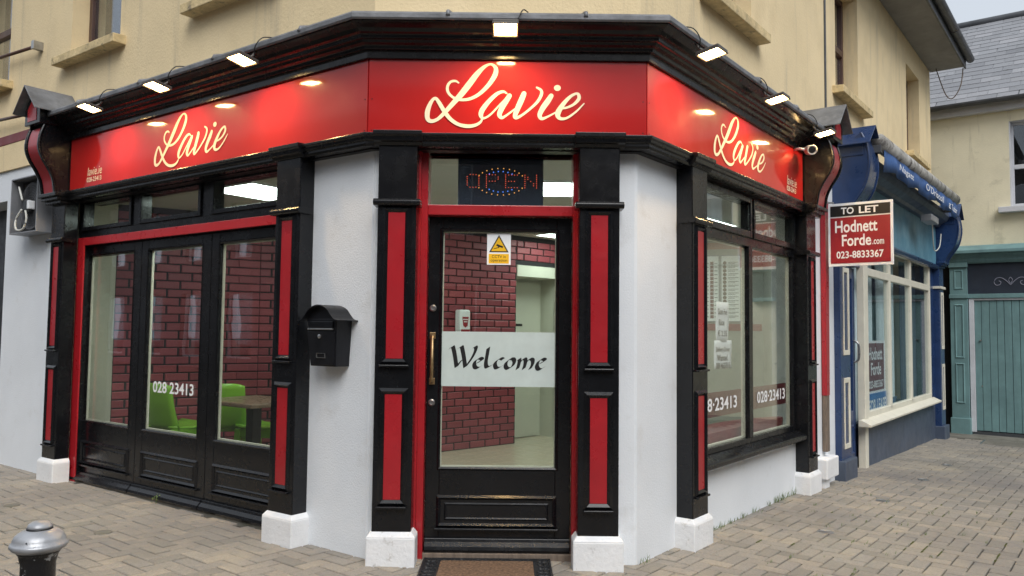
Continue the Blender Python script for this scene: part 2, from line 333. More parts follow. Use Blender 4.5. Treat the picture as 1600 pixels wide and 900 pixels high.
# ================================================================== GROUND
def inside_building(p, m=.17):
    for F in (FL, FC, FR):
        if (F.inverted() @ p).y < m: return False
    return True
IFL, IFR, IFT = FL.inverted(), FR.inverted(), FT.inverted()
gb = MB(); xs = [-60, -40, -25, -15]+[-10+i*1. for i in range(26)]+[18, 25, 40, 60]; ys = [-60, -40, -25, -15]+[-10+i*1. for i in range(26)]+[18, 25, 40, 60]
gb.add([(x, y, max(-.5, GZ(x, y))-.016) for y in ys for x in xs], [(j*len(xs)+i, j*len(xs)+i+1, (j+1)*len(xs)+i+1, (j+1)*len(xs)+i) for j in range(len(ys)-1) for i in range(len(xs)-1)])
ground = tag(gb.build('ground', 'joint'), kind='structure')
GW = WM[ground]; GI = GW.inverted()
def paver_geo(l, wd):
    a, b, c = l/2-.0042, wd/2-.0042, .006
    v = [(sx*a, sy*b, -.03) for sx, sy in ((-1, -1), (1, -1), (1, 1), (-1, 1))]+[(sx*a, sy*b, -.004) for sx, sy in ((-1, -1), (1, -1), (1, 1), (-1, 1))]+[(sx*(a-c), sy*(b-c), 0) for sx, sy in ((-1, -1), (1, -1), (1, 1), (-1, 1))]
    f = [(k, (k+1) % 4, 4+(k+1) % 4, 4+k) for k in range(4)]+[(4+k, 4+(k+1) % 4, 8+(k+1) % 4, 8+k) for k in range(4)]+[(8, 9, 10, 11)]
    return v, f
pv, pf = paver_geo(.2, .1)
pme = bpy.data.meshes.new('paver'); pme.from_pydata(pv, [], pf); pme.materials.append(M['paver'])
CI = cam_o.matrix_world.inverted()
def topx(p):
    q = CI @ Vector(p)
    if q.z > -.05: return None
    return 800+1229.54*q.x/-q.z, 450-1229.54*q.y/-q.z, -q.z
HA = rad(51.5); ca, sa = math.cos(HA), math.sin(HA); pav = []
for i in range(-110, 120):
    for j in range(-110, 110):
        d = (i-j) % 4
        if d not in (0, 3): continue
        u, v, rot = ((i+1)*.1, (j+.5)*.1, 0.) if d == 0 else ((i+.5)*.1, (j+1)*.1, math.pi/2)
        x, y = u*ca-v*sa, u*sa+v*ca
        if y < -2.6 or y > 10.5: continue
        p = Vector((x, y, 0)); r = IFR @ p
        if r.x > 9.95 or inside_building(p): continue
        px = topx((x, y, GZ(x, y)))
        if not px or not (-260 < px[0] < 1860): continue
        pav.append((px[2] if (-25 < px[0] < 1625 and px[1] < 915) else px[2]+100, x, y, HA+rot))
pav.sort()
eps = .3
rest = MB(); rnd = []
for k, (dd, x, y, a) in enumerate(pav):
    z = GZ(x, y)+random.uniform(-.0022, .0018)
    gx, gy = (GZ(x+eps, y)-GZ(x-eps, y))/(2*eps), (GZ(x, y+eps)-GZ(x, y-eps))/(2*eps)
    a2 = a+random.gauss(0, .012); R3 = Matrix.Rotation(math.atan(-gx)+random.gauss(0, .006), 4, 'Y') @ Matrix.Rotation(math.atan(gy)+random.gauss(0, .006), 4, 'X') @ Matrix.Rotation(a2, 4, 'Z')
    Wp = Matrix.Translation((x, y, z)) @ R3
    if k < 300:
        o = bpy.data.objects.new('paver', pme); COL.objects.link(o); o.parent = ground; o.matrix_local = GI @ Wp
    else:
        n = len(rest.v); rest.v += [Wp @ Vector(q) for q in pv]; rest.f += [tuple(i+n for i in f) for f in pf]; rnd += [random.random()]*len(pv)
ro = rest.build('paver', 'paver', ground); at = ro.data.attributes.new('rnd', 'FLOAT', 'POINT'); at.data.foreach_set('value', rnd); ro['kind'] = 'stuff'

sb = MB(); sx_ = [-40, -20, -10, -5, 0, 5, 10, 20, 40]; sy_ = [-40, -20, -10, -5, -2.62]
sb.add([(x, y, max(-.5, GZ(x, y))-.001) for y in sy_ for x in sx_], [(j*9+i, j*9+i+1, (j+1)*9+i+1, (j+1)*9+i) for j in range(4) for i in range(8)])
M['street'] = mat('worn_street', (.15, .135, .115), .9, var=.2, vs_=2, bump=.4, bs=60); tag(sb.build('street', 'street'), kind='structure')
# ================================================================== CORNER BUILDING
bld = root('corner_building', 'yellow rendered corner building with black and red shopfront round its chamfered corner', 'building')
tl, tr = math.tan(rad(AL/2)), math.tan(rad(AR/2))
# -- upper walls and windows
def sash(F, x0, x1, z0, z1, y, parent, m='brown', bar=.45, back='dark_room', curt=False):
    f = MB(F); w_ = .055; f.rect_frame(x0, x1, z0, z1, w_, w_, w_, w_, y, y+.06); zb = z0+(z1-z0)*bar; f.box(x0+w_, x1-w_, y-.004, y+.055, zb-.035, zb+.035)
    fo = f.build('sash_window', m, parent, .004)
    for (a, b) in ((z0+w_, zb-.035), (zb+.035, z1-w_)):
        MB(F).box(x0+w_, x1-w_, y+.028, y+.034, a, b).build('pane', 'glass_up', fo)
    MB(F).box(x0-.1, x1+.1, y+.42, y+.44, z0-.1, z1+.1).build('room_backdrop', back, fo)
    if curt:
        n = 26; vs = []
        for k in range(n+1):
            xx = x0+.04+(x1-x0-.08)*(.35+.65*k/n); yy = y+.17+.02*math.sin(k*1.7)
            vs += [(xx, yy, z0), (xx, yy, z1)]
        MB(F).add(vs, [(2*k, 2*k+2, 2*k+3, 2*k+1) for k in range(n)]).build('net_curtain', 'curtain', fo, smooth=True)
    return fo
def sill(F, x0, x1, z, parent, out=.11, y=.06, h=.085, m='sill'):
    return MB(F).prism([(y-out, z-h), (y+.2, z-h), (y+.2, z+.012), (y-out, z-.012)], x0, x1, 'x').build('window_sill', m, parent, .006)
Y = .06
wl = MB(FL).wall(-13.5, -Y*tl, 2.9, 5.75, Y, Y+.3, [(-6.15, -5.2, 3.8, 5.25), (-3.92, -3.06, 3.8, 5.25), (-1.86, -1.0, 3.8, 5.25)]).build('upper_wall', 'yellow', bld)
MB(FC).wall(-.84+Y*tl, .84-Y*tr, 2.9, 5.75, Y, Y+.3, []).build('upper_wall', 'yellow', bld)
MB(FR).wall(Y*tr, 3.90, 2.9, 5.75, Y, Y+.3, [(1.0, 1.88, 3.8, 5.25)]).build('upper_wall', 'yellow', bld)
for a, b in ((-6.15, -5.2), (-3.92, -3.06), (-1.86, -1.0)):
    sash(FL, a, b, 3.8, 5.25, Y+.15, bld, curt=True); sill(FL, a-.13, b+.1, 3.8, bld)
sash(FR, 1.0, 1.88, 3.8, 5.25, Y+.15, bld, curt=True); sill(FR, .88, 2.03, 3.8, bld)
# unseen roof slab added over the corner to block light
MB(I4).prism([tuple((FL @ Vector((-13.5, -.4, 0))).xy), tuple((FL @ Vector((.14, -.42, 0))).xy), tuple((FR @ Vector((-.2, -.42, 0))).xy), tuple((FR @ Vector((3.9, -.4, 0))).xy), tuple((FR @ Vector((3.9, 7, 0))).xy), tuple((FL @ Vector((-13.5, 7, 0))).xy)], 5.75, 5.95, 'z').build('roof', 'gutter', bld)
# -- white ground-floor walls
YW = .095
gw = MB(FL); gw.box(-.82, -YW*tl, YW, YW+.22, -.15, 2.47); gw.build('ground_wall', 'white_wall', bld, .012)
MB(FC).box(-.84+YW*tl, -.545, YW+.0005, YW+.2, -.15, 2.469).build('ground_wall', 'white_wall', bld, .012)
MB(FC).box(.445, .84-YW*tr, YW+.0005, YW+.2, -.15, 2.469).build('ground_wall', 'white_wall', bld, .012)
MB(FR).box(YW*tr, .82, YW, YW+.22, -.2, 2.47).build('ground_wall', 'white_wall', bld, .012)
MB(FR).box(.82, 3.2, YW, YW+.2, -.25, .455).build('stall_riser', 'white_wall', bld, .004)
# -- beam behind the fascia and mouldings
pts = [(FL @ Vector((-3.73, 0, 0))).xy, Vector((-.84, 0)), Vector((.84, 0)), (FR @ Vector((3.0, 0, 0))).xy]
sweep(I4, [(-.05, 2.455), (-.05, 3.2), (-.3, 3.2), (-.3, 2.455)], pts).build('fascia_beam', 'black_soft', bld)
sweep(I4, [(-.049, 2.46), (.012, 2.46), (.02, 2.475), (.02, 2.49), (.032, 2.497), (.036, 2.512), (.046, 2.52), (.046, 2.537), (-.045, 2.541)], pts).build('fascia_moulding', 'black', bld, .003)
corn = sweep(I4, [(-.045, 2.992), (.02, 2.992), (.022, 3.035), (.045, 3.04), (.052, 3.06), (.075, 3.07), (.082, 3.084), (.10, 3.088), (.104, 3.108), (.125, 3.116), (.14, 3.135), (.17, 3.15), (.185, 3.158), (.185, 3.192), (-.04, 3.21)], pts).build('cornice', 'black', bld, .004)
# lead dressed over the cornice with rolled joints
flash = sweep(I4, [(.186, 3.166), (.196, 3.160), (.205, 3.172), (.206, 3.195), (.196, 3.209), (-.058, 3.30), (-.058, 3.285), (.186, 3.198)], pts).build('lead_flashing', 'lead', corn, .004)
for F, xs_ in ((FL, (-3.2, -2.25, -1.3, -.4)), (FC, (-.35, .45)), (FR, (.55, 1.35, 2.2))):
    for x in xs_:
        MB(F).tube([(x, .058, 3.302), (x, -.195, 3.212), (x, -.207, 3.185)], .013, 8).build('lead_roll', 'lead', corn, smooth=True)
# -- pilasters
def pilaster(F, x0, x1, capz=2.10, dz=0.):
    xm = (x0+x1)/2; g0 = min(gz(F, x0, 0), gz(F, x1, 0))
    p = MB(F).box(x0, x1, -.02, .097, g0+.12, 2.47).build('pilaster', 'black', bld, .006)
    for a, b in ((1.195+dz, 2.06+dz*.5), (.375+dz, .985+dz)):
        MB(F).box(xm-.05, xm+.05, -.0235, -.01, a, b).build('inlay_panel', 'red_paint', p)
        MB(F).ring(xm-.087, xm+.087, a-.037, b+.037, .037, -.036, -.021).build('panel_moulding', 'black', p)
        MB(F).box(xm-.088, xm+.088, -.05, -.02, a-.05, a-.036).build('panel_ledge', 'black', p, .004)
    MB(F).prism([(.07, capz), (-.045, capz), (-.056, capz+.012), (-.056, capz+.028), (-.045, capz+.04), (.07, capz+.04)], x0-.024, x1+.024, 'x').build('capital', 'black', p, .004)
    sq = [(x0-.028, -.045), (x1+.028, -.045), (x1+.028, .1), (x0-.028, .1)]; tq = [(x0-.004, -.022), (x1+.004, -.022), (x1+.004, .1), (x0-.004, .1)]; top = g0+.165
    pm = MB(F); pm.hexa([(*q, g0-.06) for q in sq], [(*q, top) for q in sq]); pm.build('plinth', 'plinth', p, .008)
    MB(F).hexa([(*q, top-.001) for q in sq], [(*q, top+.03) for q in tq]).build('plinth_weathering', 'plinth', p, .004)
    # moulding breaks forward round the head
    MB(F).prism([(.0, 2.462), (-.03, 2.462), (-.042, 2.48), (-.055, 2.487), (-.06, 2.51), (-.072, 2.52), (-.072, 2.545), (.0, 2.55)], x0-.03, x1+.03, 'x').build('head_moulding', 'black', p, .003)
    return p
pilaster(FL, -3.97, -3.73); pilaster(FL, -.82, -.58); pilaster(FC, -.765, -.535); pilaster(FC, .435, .675, 2.095, -.01); pilaster(FR, .595, .835, 2.085, -.035); pilaster(FR, 3.0, 3.27, 2.08, -.06)
# -- scrolled consoles with little lead gables
def console(F, x0, x1, sgn, par=bld, prof=None, dark='black', inl='red_paint', dz=0., lead='lead'):
    pr = prof or [(-.21, 3.10), (-.242, 3.0), (-.25, 2.90), (-.22, 2.81), (-.163, 2.72), (-.125, 2.64), (-.11, 2.56), (-.105, 2.52)]
    q = spline(pr, 5); xm = (x0+x1)/2
    c = MB(F).prism([(y, z+dz) for y, z in q]+[(.06, 2.52+dz), (.06, 3.10+dz)], x0, x1, 'x').build('console', dark, par, .005)
    e = .05; v = []                        # coloured strip down the face between raised edges
    for (y, z) in q[2:-1]: v += [(x0+e, y-.003, z+dz), (x1-e, y-.003, z+dz)]
    MB(F).add(v, [(2*k, 2*k+1, 2*k+3, 2*k+2) for k in range(len(v)//2-1)]).build('inlay_panel', inl, c, smooth=True)
    for xe in (x0, x1-.022):
        v = []
        for (y, z) in q: v += [(xe, y-.014, z+dz), (xe+.022, y-.014, z+dz), (xe+.022, y+.01, z+dz), (xe, y+.01, z+dz)]
        n = len(q); MB(F).add(v, [(4*k+a, 4*k+(a+1) % 4, 4*k+4+(a+1) % 4, 4*k+4+a) for k in range(n-1) for a in range(4)]).build('scroll_edge', dark, c, smooth=True)
    b = MB(F)
    for k, (o_, z0, z1) in enumerate(((.125, 2.49, 2.523), (.10, 2.462, 2.492), (.07, 2.435, 2.464))): b.box(x0-.03+.01*k, x1+.03-.01*k, -o_, .06, z0+dz, z1+dz)
    b.build('console_foot', dark, c, .005)
    # head block and gabled roof
    f0 = -.265
    hb = MB(F); hb.prism([(x0-.01, 3.10+dz), (x1+.01, 3.10+dz), (x1+.01, 3.24+dz), (xm, 3.40+dz), (x0-.01, 3.24+dz)], f0, .1, 'y'); hd = hb.build('gable_block', dark, c, .004)
    MB(F).prism([(x0+.05, 3.13+dz), (x1-.05, 3.13+dz), (x1-.05, 3.235+dz), (xm, 3.32+dz), (x0+.05, 3.235+dz)], f0-.004, f0+.01, 'y').build('inlay_panel', inl, hd)
    r = MB(F)
    for s in (-1, 1):
        xe = xm+s*((x1-x0)/2+.075); r.hexa([(xm, f0-.075, 3.415+dz), (xe, f0-.075, 3.20+dz), (xe, .06, 3.20+dz), (xm, .06, 3.415+dz)], [(xm, f0-.075, 3.43+dz), (xe, f0-.075, 3.212+dz), (xe, .06, 3.212+dz), (xm, .06, 3.43+dz)])
    r.build('gable_roof', lead, hd, .003)
    return c
console(FL, -3.985, -3.72, 1); console(FR, 2.995, 3.27, -1)
# -- folding doors of the long side
def door_panel(F, x0, x1, z0, z1, y, par):
    MB(F).ring(x0, x1, z0, z1, .028, y-.014, y).build('panel_moulding', 'black', par)
    MB(F).box(x0-.01, x1+.01, y-.026, y, z0-.016, z0).build('panel_ledge', 'black', par, .004)
    MB(F).ring(x0+.05, x1-.05, z0+.045, z1-.045, .016, y-.007, y).build('raised_field', 'black', par)
def weather_bar(F, x0, x1, z0, z1, y, par):
    h = z1-z0
    return MB(F).prism([(y, z0), (y-.05, z0), (y-.056, z0+.2*h), (y-.05, z0+.45*h), (y-.028, z0+.75*h), (y-.022, z1), (y, z1)], x0, x1, 'x').build('weather_bar', 'black', par, .003)
LY = .17
for i, (a, b) in enumerate(((-3.76, -2.79), (-2.785, -1.815), (-1.81, -.84))):
    g = .055
    l, r = (.10, .115) if i < 2 else (.10, .10)
    d = MB(FL).rect_frame(a, b, .045, 2.075, l, r, .50, .085, LY, LY+.05).build('folding_door', 'black', bld, .004)
    MB(FL).box(a+l, b-r, LY+.022, LY+.028, .545, 1.99).build('pane', 'glass', d)
    MB(FL).ring(a+l-.014, b-r+.014, .531, 2.004, .018, LY-.006, LY).build('glazing_bead', 'black', d)
    MB(FL).rect_frame(a+l, b-r, .545, 1.99, .012, .012, .012, .012, LY+.029, LY+.045).build('glazing_seal', 'cream_paint', d)
    door_panel(FL, a+.09, b-.09, .17, .375, LY, d); weather_bar(FL, a+.004, b-.004, .03, .105, LY, d)
df = MB(FL); df.box(-3.77, -3.655, .118, .132, 0., 2.145); df.box(-3.655, -.8, .118, .132, 2.075, 2.1445); MB(FL).box(-3.77, -3.66, .132, .22, 0., 2.145).build('jamb_lining', 'black', bld); df.build('door_frame', 'red_paint', bld, .004)
MB(FL).box(-3.73, -.8, .13, .3, -.05, .034).build('threshold', 'concrete', bld, .004)
tf = MB(FL); tf.box(-3.8, -.8, .14, .22, 2.145, 2.235); tf.box(-3.8, -.8, .14, .22, 2.445, 2.5)
for a, b in ((-3.8, -3.7), (-2.93, -2.75), (-1.94, -1.75), (-.9, -.8)): tf.box(a, b, .139, .221, 2.2, 2.47)
tf = tf.build('transom_window', 'black', bld, .003)
for a, b in ((-3.7, -2.93), (-2.75, -1.94), (-1.75, -.9)):
    MB(FL).box(a, b, .178, .184, 2.235, 2.445).build('pane', 'glass', tf)
    MB(FL).rect_frame(a-.03, b+.03, 2.205, 2.475, .035, .035, .035, .035, .125, .139).build('casement', 'black', tf, .004)
# -- entrance
CY = .20
cf = MB(FC); cf.box(-.535, -.482, .128, .3, -.02, 2.47).box(.41, .455, .128, .3, -.02, 2.47).box(-.482, .41, .1285, .3, 2.07, 2.135).box(-.482, .41, .1285, .3, 2.455, 2.5)
cf.box(-.548, -.522, .09, .29, -.02, 2.469).box(.433, .449, .09, .29, -.02, 2.469); cf = cf.build('door_frame', 'red_paint', bld, .005)
MB(FC).box(-.48, .408, .232, .238, 2.135, 2.455).build('pane', 'glass', cf)
ed = MB(FC).rect_frame(-.48, .408, .035, 2.068, .085, .092, .49, .085, CY, CY+.045).build('entrance_door', 'black', bld, .004)
MB(FC).box(-.395, .316, CY+.02, CY+.026, .525, 1.983).build('pane', 'glass', ed)
MB(FC).ring(-.41, .331, .51, 1.998, .02, CY-.008, CY).build('glazing_bead', 'black', ed)
MB(FC).rect_frame(-.395, .316, .525, 1.983, .009, .009, .009, .009, CY+.028, CY+.043).build('glazing_seal', 'cream_paint', ed)
door_panel(FC, -.41, .325, .165, .36, CY, ed); weather_bar(FC, -.476, .404, .028, .105, CY, ed)
MB(FC).box(-.49, .42, .135, .36, -.06, .026).build('threshold', 'wood', bld, .004)
hx = -.447
MB(FC).tube([(hx, CY, 1.33), (hx, CY-.04, 1.33), (hx, CY-.04, 1.05), (hx, CY, 1.05)], .011, 10).build('door_handle', 'brass', ed, smooth=True)
for z in (1.05, 1.33): MB(FC).box(hx-.018, hx+.018, CY-.006, CY, z-.02, z+.02).build('handle_plate', 'brass', ed, .002)
for z in (1.50, .92): MB(FC).lathe([(.021, 0), (.021, -.006), (.014, -.012), (.011, -.012), (.010, -.009)], (hx, CY, z), 20, 'y').build('lock', 'metal', ed, smooth=False)
# -- window of the short side
RY = .09
sw = MB(FR); sw.rect_frame(.83, 3.01, .50, 2.46, .09, .06, .05, .06, RY, RY+.07); sw.box(1.885, 1.965, RY+.001, RY+.069, .55, 2.4); sw.box(.92, 2.95, RY+.0015, RY+.068, 2.055, 2.165)
sw = sw.build('shop_window', 'black', bld, .004)
for a, b in ((.92, 1.885), (1.965, 2.95)):
    MB(FR).box(a, b, RY+.03, RY+.036, .55, 2.055).build('pane', 'glass', sw); MB(FR).box(a, b, RY+.03, RY+.036, 2.165, 2.40).build('pane', 'glass', sw)
    MB(FR).rect_frame(a-.02, b+.02, 2.125, 2.44, .035, .035, .05, .04, RY-.022, RY+.0005).build('casement', 'black', sw, .004)
    MB(FR).rect_frame(a, b, .55, 2.055, .01, .014, .012, .01, RY+.037, RY+.065).build('glazing_seal', 'cream_paint', sw)
MB(FR).prism([(RY, .50), (RY, .43), (-.0, .43), (-.01, .44), (-.01, .468), (.0, .478), (RY-.01, .51)], .835, 3.02, 'x').build('window_sill', 'black', bld, .004)
MB(FL).box(-3.66, -.8, .145, .2, 1.99+.085, 2.15).build('door_head', 'black_soft', bld)

# ================================================================== FASCIA SIGNS
LSTROKES = [
 [(372,232,8),(345,214,13),(300,222,15),(273,262,17),(276,310,17),(305,348,15),(345,372,15),(405,384,17),(480,372,19),(560,328,22),(640,248,26),(696,160,31),(706,100,26),(680,66,16),(645,60,13),(595,88,22),(535,150,34),(470,238,40),(400,330,38),(335,405,32),(250,502,26),(190,560,21),(135,580,24),(100,560,28),(96,500,32),(113,440,27),(140,390,20),(168,374,18),(198,410,24),(245,486,26),(300,556,24),(370,604,22),(450,622,23),(520,614,20),(570,586,15),(592,548,9)],
 [(806,322,8),(775,306,15),(720,325,22),(650,390,27),(590,470,32),(576,520,28),(600,548,14),(660,515,11),(740,430,10),(815,350,10)],
 [(830,342,30),(800,390,34),(765,450,34),(742,510,30),(762,540,20),(800,522,12),(880,462,9)],
 [(960,322,32),(935,385,36),(905,455,34),(882,520,28),(895,540,20),(945,515,14),(1020,455,14),(1085,390,18),(1117,325,19),(1112,288,16),(1075,265,11)],
 [(1205,338,30),(1172,390,36),(1130,450,34),(1103,512,28),(1122,545,20),(1172,528,12),(1246,488,8)],
 [(1280,452,9),(1340,445,13),(1405,415,16),(1452,365,22),(1450,325,19),(1422,318,15),(1370,350,20),(1310,418,28),(1266,495,35),(1282,540,22),(1345,538,14),(1430,478,11),(1500,405,6)],
]
def lavie(F, xa, xb, zt, zb, y, parent):
    mp = lambda X, Yp: (xa+(X-80)/1423*(xb-xa), zt-(Yp-55)/580*(zt-zb)); mb = MB(F)
    for k, s in enumerate(LSTROKES): ribbon(mb, [(a, b, c*1.3+3) for a, b, c in s], y-.0015-.0012*(k % 2), mp, .00001)
    mb.add([(*(lambda q: (q[0], y-.002, q[1]))(mp(1260+31*math.cos(2*math.pi*k/20), 266+27*math.sin(2*math.pi*k/20))),) for k in range(20)], [tuple(range(20))])
    return mb.build('script_lettering', 'cream_vinyl', parent)
def fascia(F, x0, x1, lab, W, nx):
    r = root('fascia_sign', lab, 'sign', W, 'red fascia signs')
    MB(F).box(x0, x1, 0., .03, 2.538, 2.993).build('panel', 'fascia', r)
    sc = MB(F)
    for x in (x0+.02, x1-.02):
        for z in (2.56, 2.75): sc.lathe([(.004, 0), (.003, -.003)], (x, 0, z), 8, 'y')
    sc.build('screw', 'black_soft', r)
    return r
s1 = fascia(FL, -3.70, -.006, 'long red fascia sign with cream script above the folding doors', FL @ Matrix.Translation((-1.85, 0, 2.54)), 0)
lavie(FL, -2.345, -1.40, 2.965, 2.575, 0, s1); text('lavie.ie', FL, -3.39, -3.15, 2.645, 2.715, -.002, 'cream_vinyl', s1, shear=.15); text('028-23413', FL, -3.40, -3.155, 2.59, 2.63, -.002, 'cream_vinyl', s1, bold=.015)
s2 = fascia(FC, -.836, .836, 'red fascia sign with large cream script above the entrance door', FC @ Matrix.Translation((0, 0, 2.54)), 0)
lavie(FC, -.492, .462, 2.972, 2.58, 0, s2)
s3 = fascia(FR, .006, 2.965, 'red fascia sign with cream script above the white stall riser window', FR @ Matrix.Translation((1.5, 0, 2.54)), 0)
lavie(FR, .985, 2.01, 2.97, 2.585, 0, s3); text('lavie.ie', FR, 2.54, 2.79, 2.65, 2.73, -.002, 'cream_vinyl', s3, shear=.15); text('028-23413', FR, 2.53, 2.77, 2.595, 2.64, -.002, 'cream_vinyl', s3, bold=.015)

# ================================================================== FLOODLIGHTS
def flood(F, x, lab, side=1):
    W = F @ Matrix.Translation((x, -.28, 3.075)) @ Matrix.Rotation(rad(-10), 4, 'X')
    r = root('floodlight', lab, 'lamp', W, 'floodlights along the cornice')
    MB(W).box(-.074, .074, -.076, .076, .006, .022).build('casing', 'flood_body', r, .006)
    MB(W).box(-.066, .066, -.066, .066, .0005, .0075).build('diffuser', 'flood', r)
    rim = MB(W)
    for a in ((-.074, -.0675, -.076, .076), (.0675, .074, -.076, .076), (-.0675, .0675, -.076, -.0675), (-.0675, .0675, .0675, .076)): rim.box(*a, -.004, .007)
    rim.build('rim', 'flood_body', r, .002)
    MB(F).tube([(x, -.24, 3.10), (x, -.2, 3.125), (x, -.15, 3.2)], .008, 8).build('bracket', 'flood_body', r, smooth=True)
    MB(F).tube(spline([(x+.05*side, -.22, 3.11), (x+.075*side, -.235, 3.165), (x+.10*side, -.2, 3.225), (x+.13*side, -.13, 3.24)], 6), .0035, 6).build('cable', 'cable', r, smooth=True)
flood(FL, -.868, 'lit floodlight over the long sign, the one next to the entrance sign'); flood(FL, -1.862, 'lit floodlight over the long sign, middle one of three'); flood(FL, -2.83, 'lit floodlight over the long sign, beside the lead gable over the extractor fan end')
flood(FC, -.015, 'lit floodlight over the script above the entrance door')
flood(FR, .31, 'lit floodlight over the short side sign, the one next to the entrance sign', -1); flood(FR, 1.48, 'lit floodlight over the short side sign, middle one of three', -1); flood(FR, 2.68, 'lit floodlight over the short side sign, above the round security camera', -1)
# security camera under the cornice end
cw = FR @ Matrix.Translation((2.70, -.15, 2.955))
sc = root('security_camera', 'small white bullet security camera under the cornice beside the scrolled console', 'camera', cw)
cm = cw @ Matrix.Rotation(rad(-62), 4, 'Z') @ Matrix.Rotation(rad(12), 4, 'X') @ Matrix.Scale(1.25, 4)
MB(cm).lathe([(.03, .06), (.034, .05), (.034, -.06), (.032, -.066), (.028, -.066), (.027, -.055)], (0, 0, 0), 24, 'y').build('housing', mat('camera_white', (.62, .6, .56), .4), sc, smooth=True)
MB(cm).lathe([(.026, -.052), (.02, -.058), (.008, -.06)], (0, 0, 0), 20, 'y').build('lens', 'ink', sc, smooth=True)
MB(FR).tube([(2.70, -.12, 2.96), (2.72, -.05, 2.985), (2.73, 0., 2.985)], .012, 10).build('bracket', 'paper', sc, smooth=True)

# ================================================================== INTERIOR
FZ = .03
poly = [(FL @ Vector((-3.72, .24, 0))).xy, (FL @ Vector((-.02, .24, 0))).xy, (FR @ Vector((.02, .24, 0))).xy, (FR @ Vector((3.06, .17, 0))).xy, Vector((3.3, 6.4)), Vector((-3.9, 7.5))]
fl = tag(MB().prism([tuple(p) for p in poly], -.1, FZ-.002, 'z').build('interior_floor', 'grout'), kind='structure')
cl_ = tag(MB().prism([tuple(p) for p in poly], 2.52, 2.6, 'z').build('interior_ceiling', 'ceiling'), kind='structure')
tme = bpy.data.meshes.new('floor_tile'); t_ = .163
tme.from_pydata([(sx*t_, sy*t_, -.004) for sx, sy in ((-1, -1), (1, -1), (1, 1), (-1, 1))]+[(sx*(t_-.002), sy*(t_-.002), .002) for sx, sy in ((-1, -1), (1, -1), (1, 1), (-1, 1))], [], [(4, 5, 6, 7)]+[(k, (k+1) % 4, 4+(k+1) % 4, 4+k) for k in range(4)]); tme.materials.append(M['tile'])
FI = WM[fl].inverted(); ta = rad(44)
for i in range(-30, 40):
    for j in range(-30, 40):
        x, y = (i*math.cos(ta)-j*math.sin(ta))*.33, (i*math.sin(ta)+j*math.cos(ta))*.33
        if -1.6 < x < 1.5 and .45 < y < 6.3 and inside_building(Vector((x, y, 0)), .45):
            o = bpy.data.objects.new('floor_tile', tme); COL.objects.link(o); o.parent = fl; o.matrix_local = FI @ Matrix.Translation((x, y, FZ)) @ Matrix.Rotation(ta, 4, 'Z')
# painted brick wall: bends round the seating area, opening with a lintel at its end
bp_ = [Vector(p) for p in ((-3.68, 2.72), (-2.55, 3.42), (-.75, 4.03), (.10, 4.79), (1.0, 5.61))]
bk = MB()
for k in range(4):
    a, b = bp_[k], bp_[k+1]; d = (b-a).normalized(); n = Vector((-d.y, d.x)); z0 = 0. if k < 3 else 2.16
    bk.prism([tuple(a-d*(.0 if k else 0)), tuple(b), tuple(b+n*.2), tuple(a+n*.2)], z0, 2.53, 'z')
bw = tag(bk.build('brick_wall', 'brick_joint'), kind='structure'); BI = WM[bw].inverted()
def brick_geo(l):
    a, h, dpt, c = l/2, .035, .012, .006
    v = [(sx*a, 0, sz*h) for sx, sz in ((-1, -1), (1, -1), (1, 1), (-1, 1))]+[(sx*a, -dpt+.004, sz*h) for sx, sz in ((-1, -1), (1, -1), (1, 1), (-1, 1))]+[(sx*(a-c), -dpt, sz*(h-c)) for sx, sz in ((-1, -1), (1, -1), (1, 1), (-1, 1))]
    return v, [(k, (k+1) % 4, 4+(k+1) % 4, 4+k) for k in range(4)]+[(4+k, 4+(k+1) % 4, 8+(k+1) % 4, 8+k) for k in range(4)]+[(8, 9, 10, 11)]
gF, gH = brick_geo(.208), brick_geo(.1)
bms = []
for g_ in (gF, gH):
    me = bpy.data.meshes.new('brick'); me.from_pydata(g_[0], [], g_[1]); me.materials.append(M['brick']); bms.append(me)
bl = []
for k in range(4):
    a, b = bp_[k], bp_[k+1]; L_ = (b-a).length; d = (b-a)/L_; ang = math.atan2(d.y, d.x)
    for row in range(31):
        z = FZ+.045+row*.081
        if z > 2.5 or (k == 3 and z < 2.21): continue
        x = .005 if row % 2 == 0 else -.107+.005
        while x < L_-.03:
            l, r = max(x, .004), min(x+.208, L_-.004); half = (r-l) < .17; ln = .1 if half else .208
            if r-l > .06:
                c = l+ln/2 if half and x < 0 else min((l+r)/2, L_-ln/2-.002); P_ = a+d*c
                q = topx((P_.x, P_.y, z)); vis = q and ((680 < q[0] < 872 and 360 < q[1] < 730) or (132 < q[0] < 425 and 375 < q[1] < 700))
                bl.append((q[2] if vis else 50+q[2], Matrix.Translation((P_.x, P_.y, z)) @ Matrix.Rotation(ang+random.gauss(0, .006), 4, 'Z') @ Matrix.Rotation(random.gauss(0, .008), 4, 'Y'), half))
            x += .226
bl.sort(key=lambda t: t[0]); rest = MB(); rnd = []
for k, (q, W_, half) in enumerate(bl):
    if k < 300:
        o = bpy.data.objects.new('brick', bms[1 if half else 0]); COL.objects.link(o); o.parent = bw; o.matrix_local = BI @ W_
    else:
        g_ = gH if half else gF; n = len(rest.v); rest.v += [W_ @ Vector(p) for p in g_[0]]; rest.f += [tuple(i+n for i in f) for f in g_[1]]; rnd += [random.random()]*len(g_[0])
ro = rest.build('brick', 'brick', bw); ro.data.attributes.new('rnd', 'FLOAT', 'POINT').data.foreach_set('value', rnd); ro['kind'] = 'stuff'
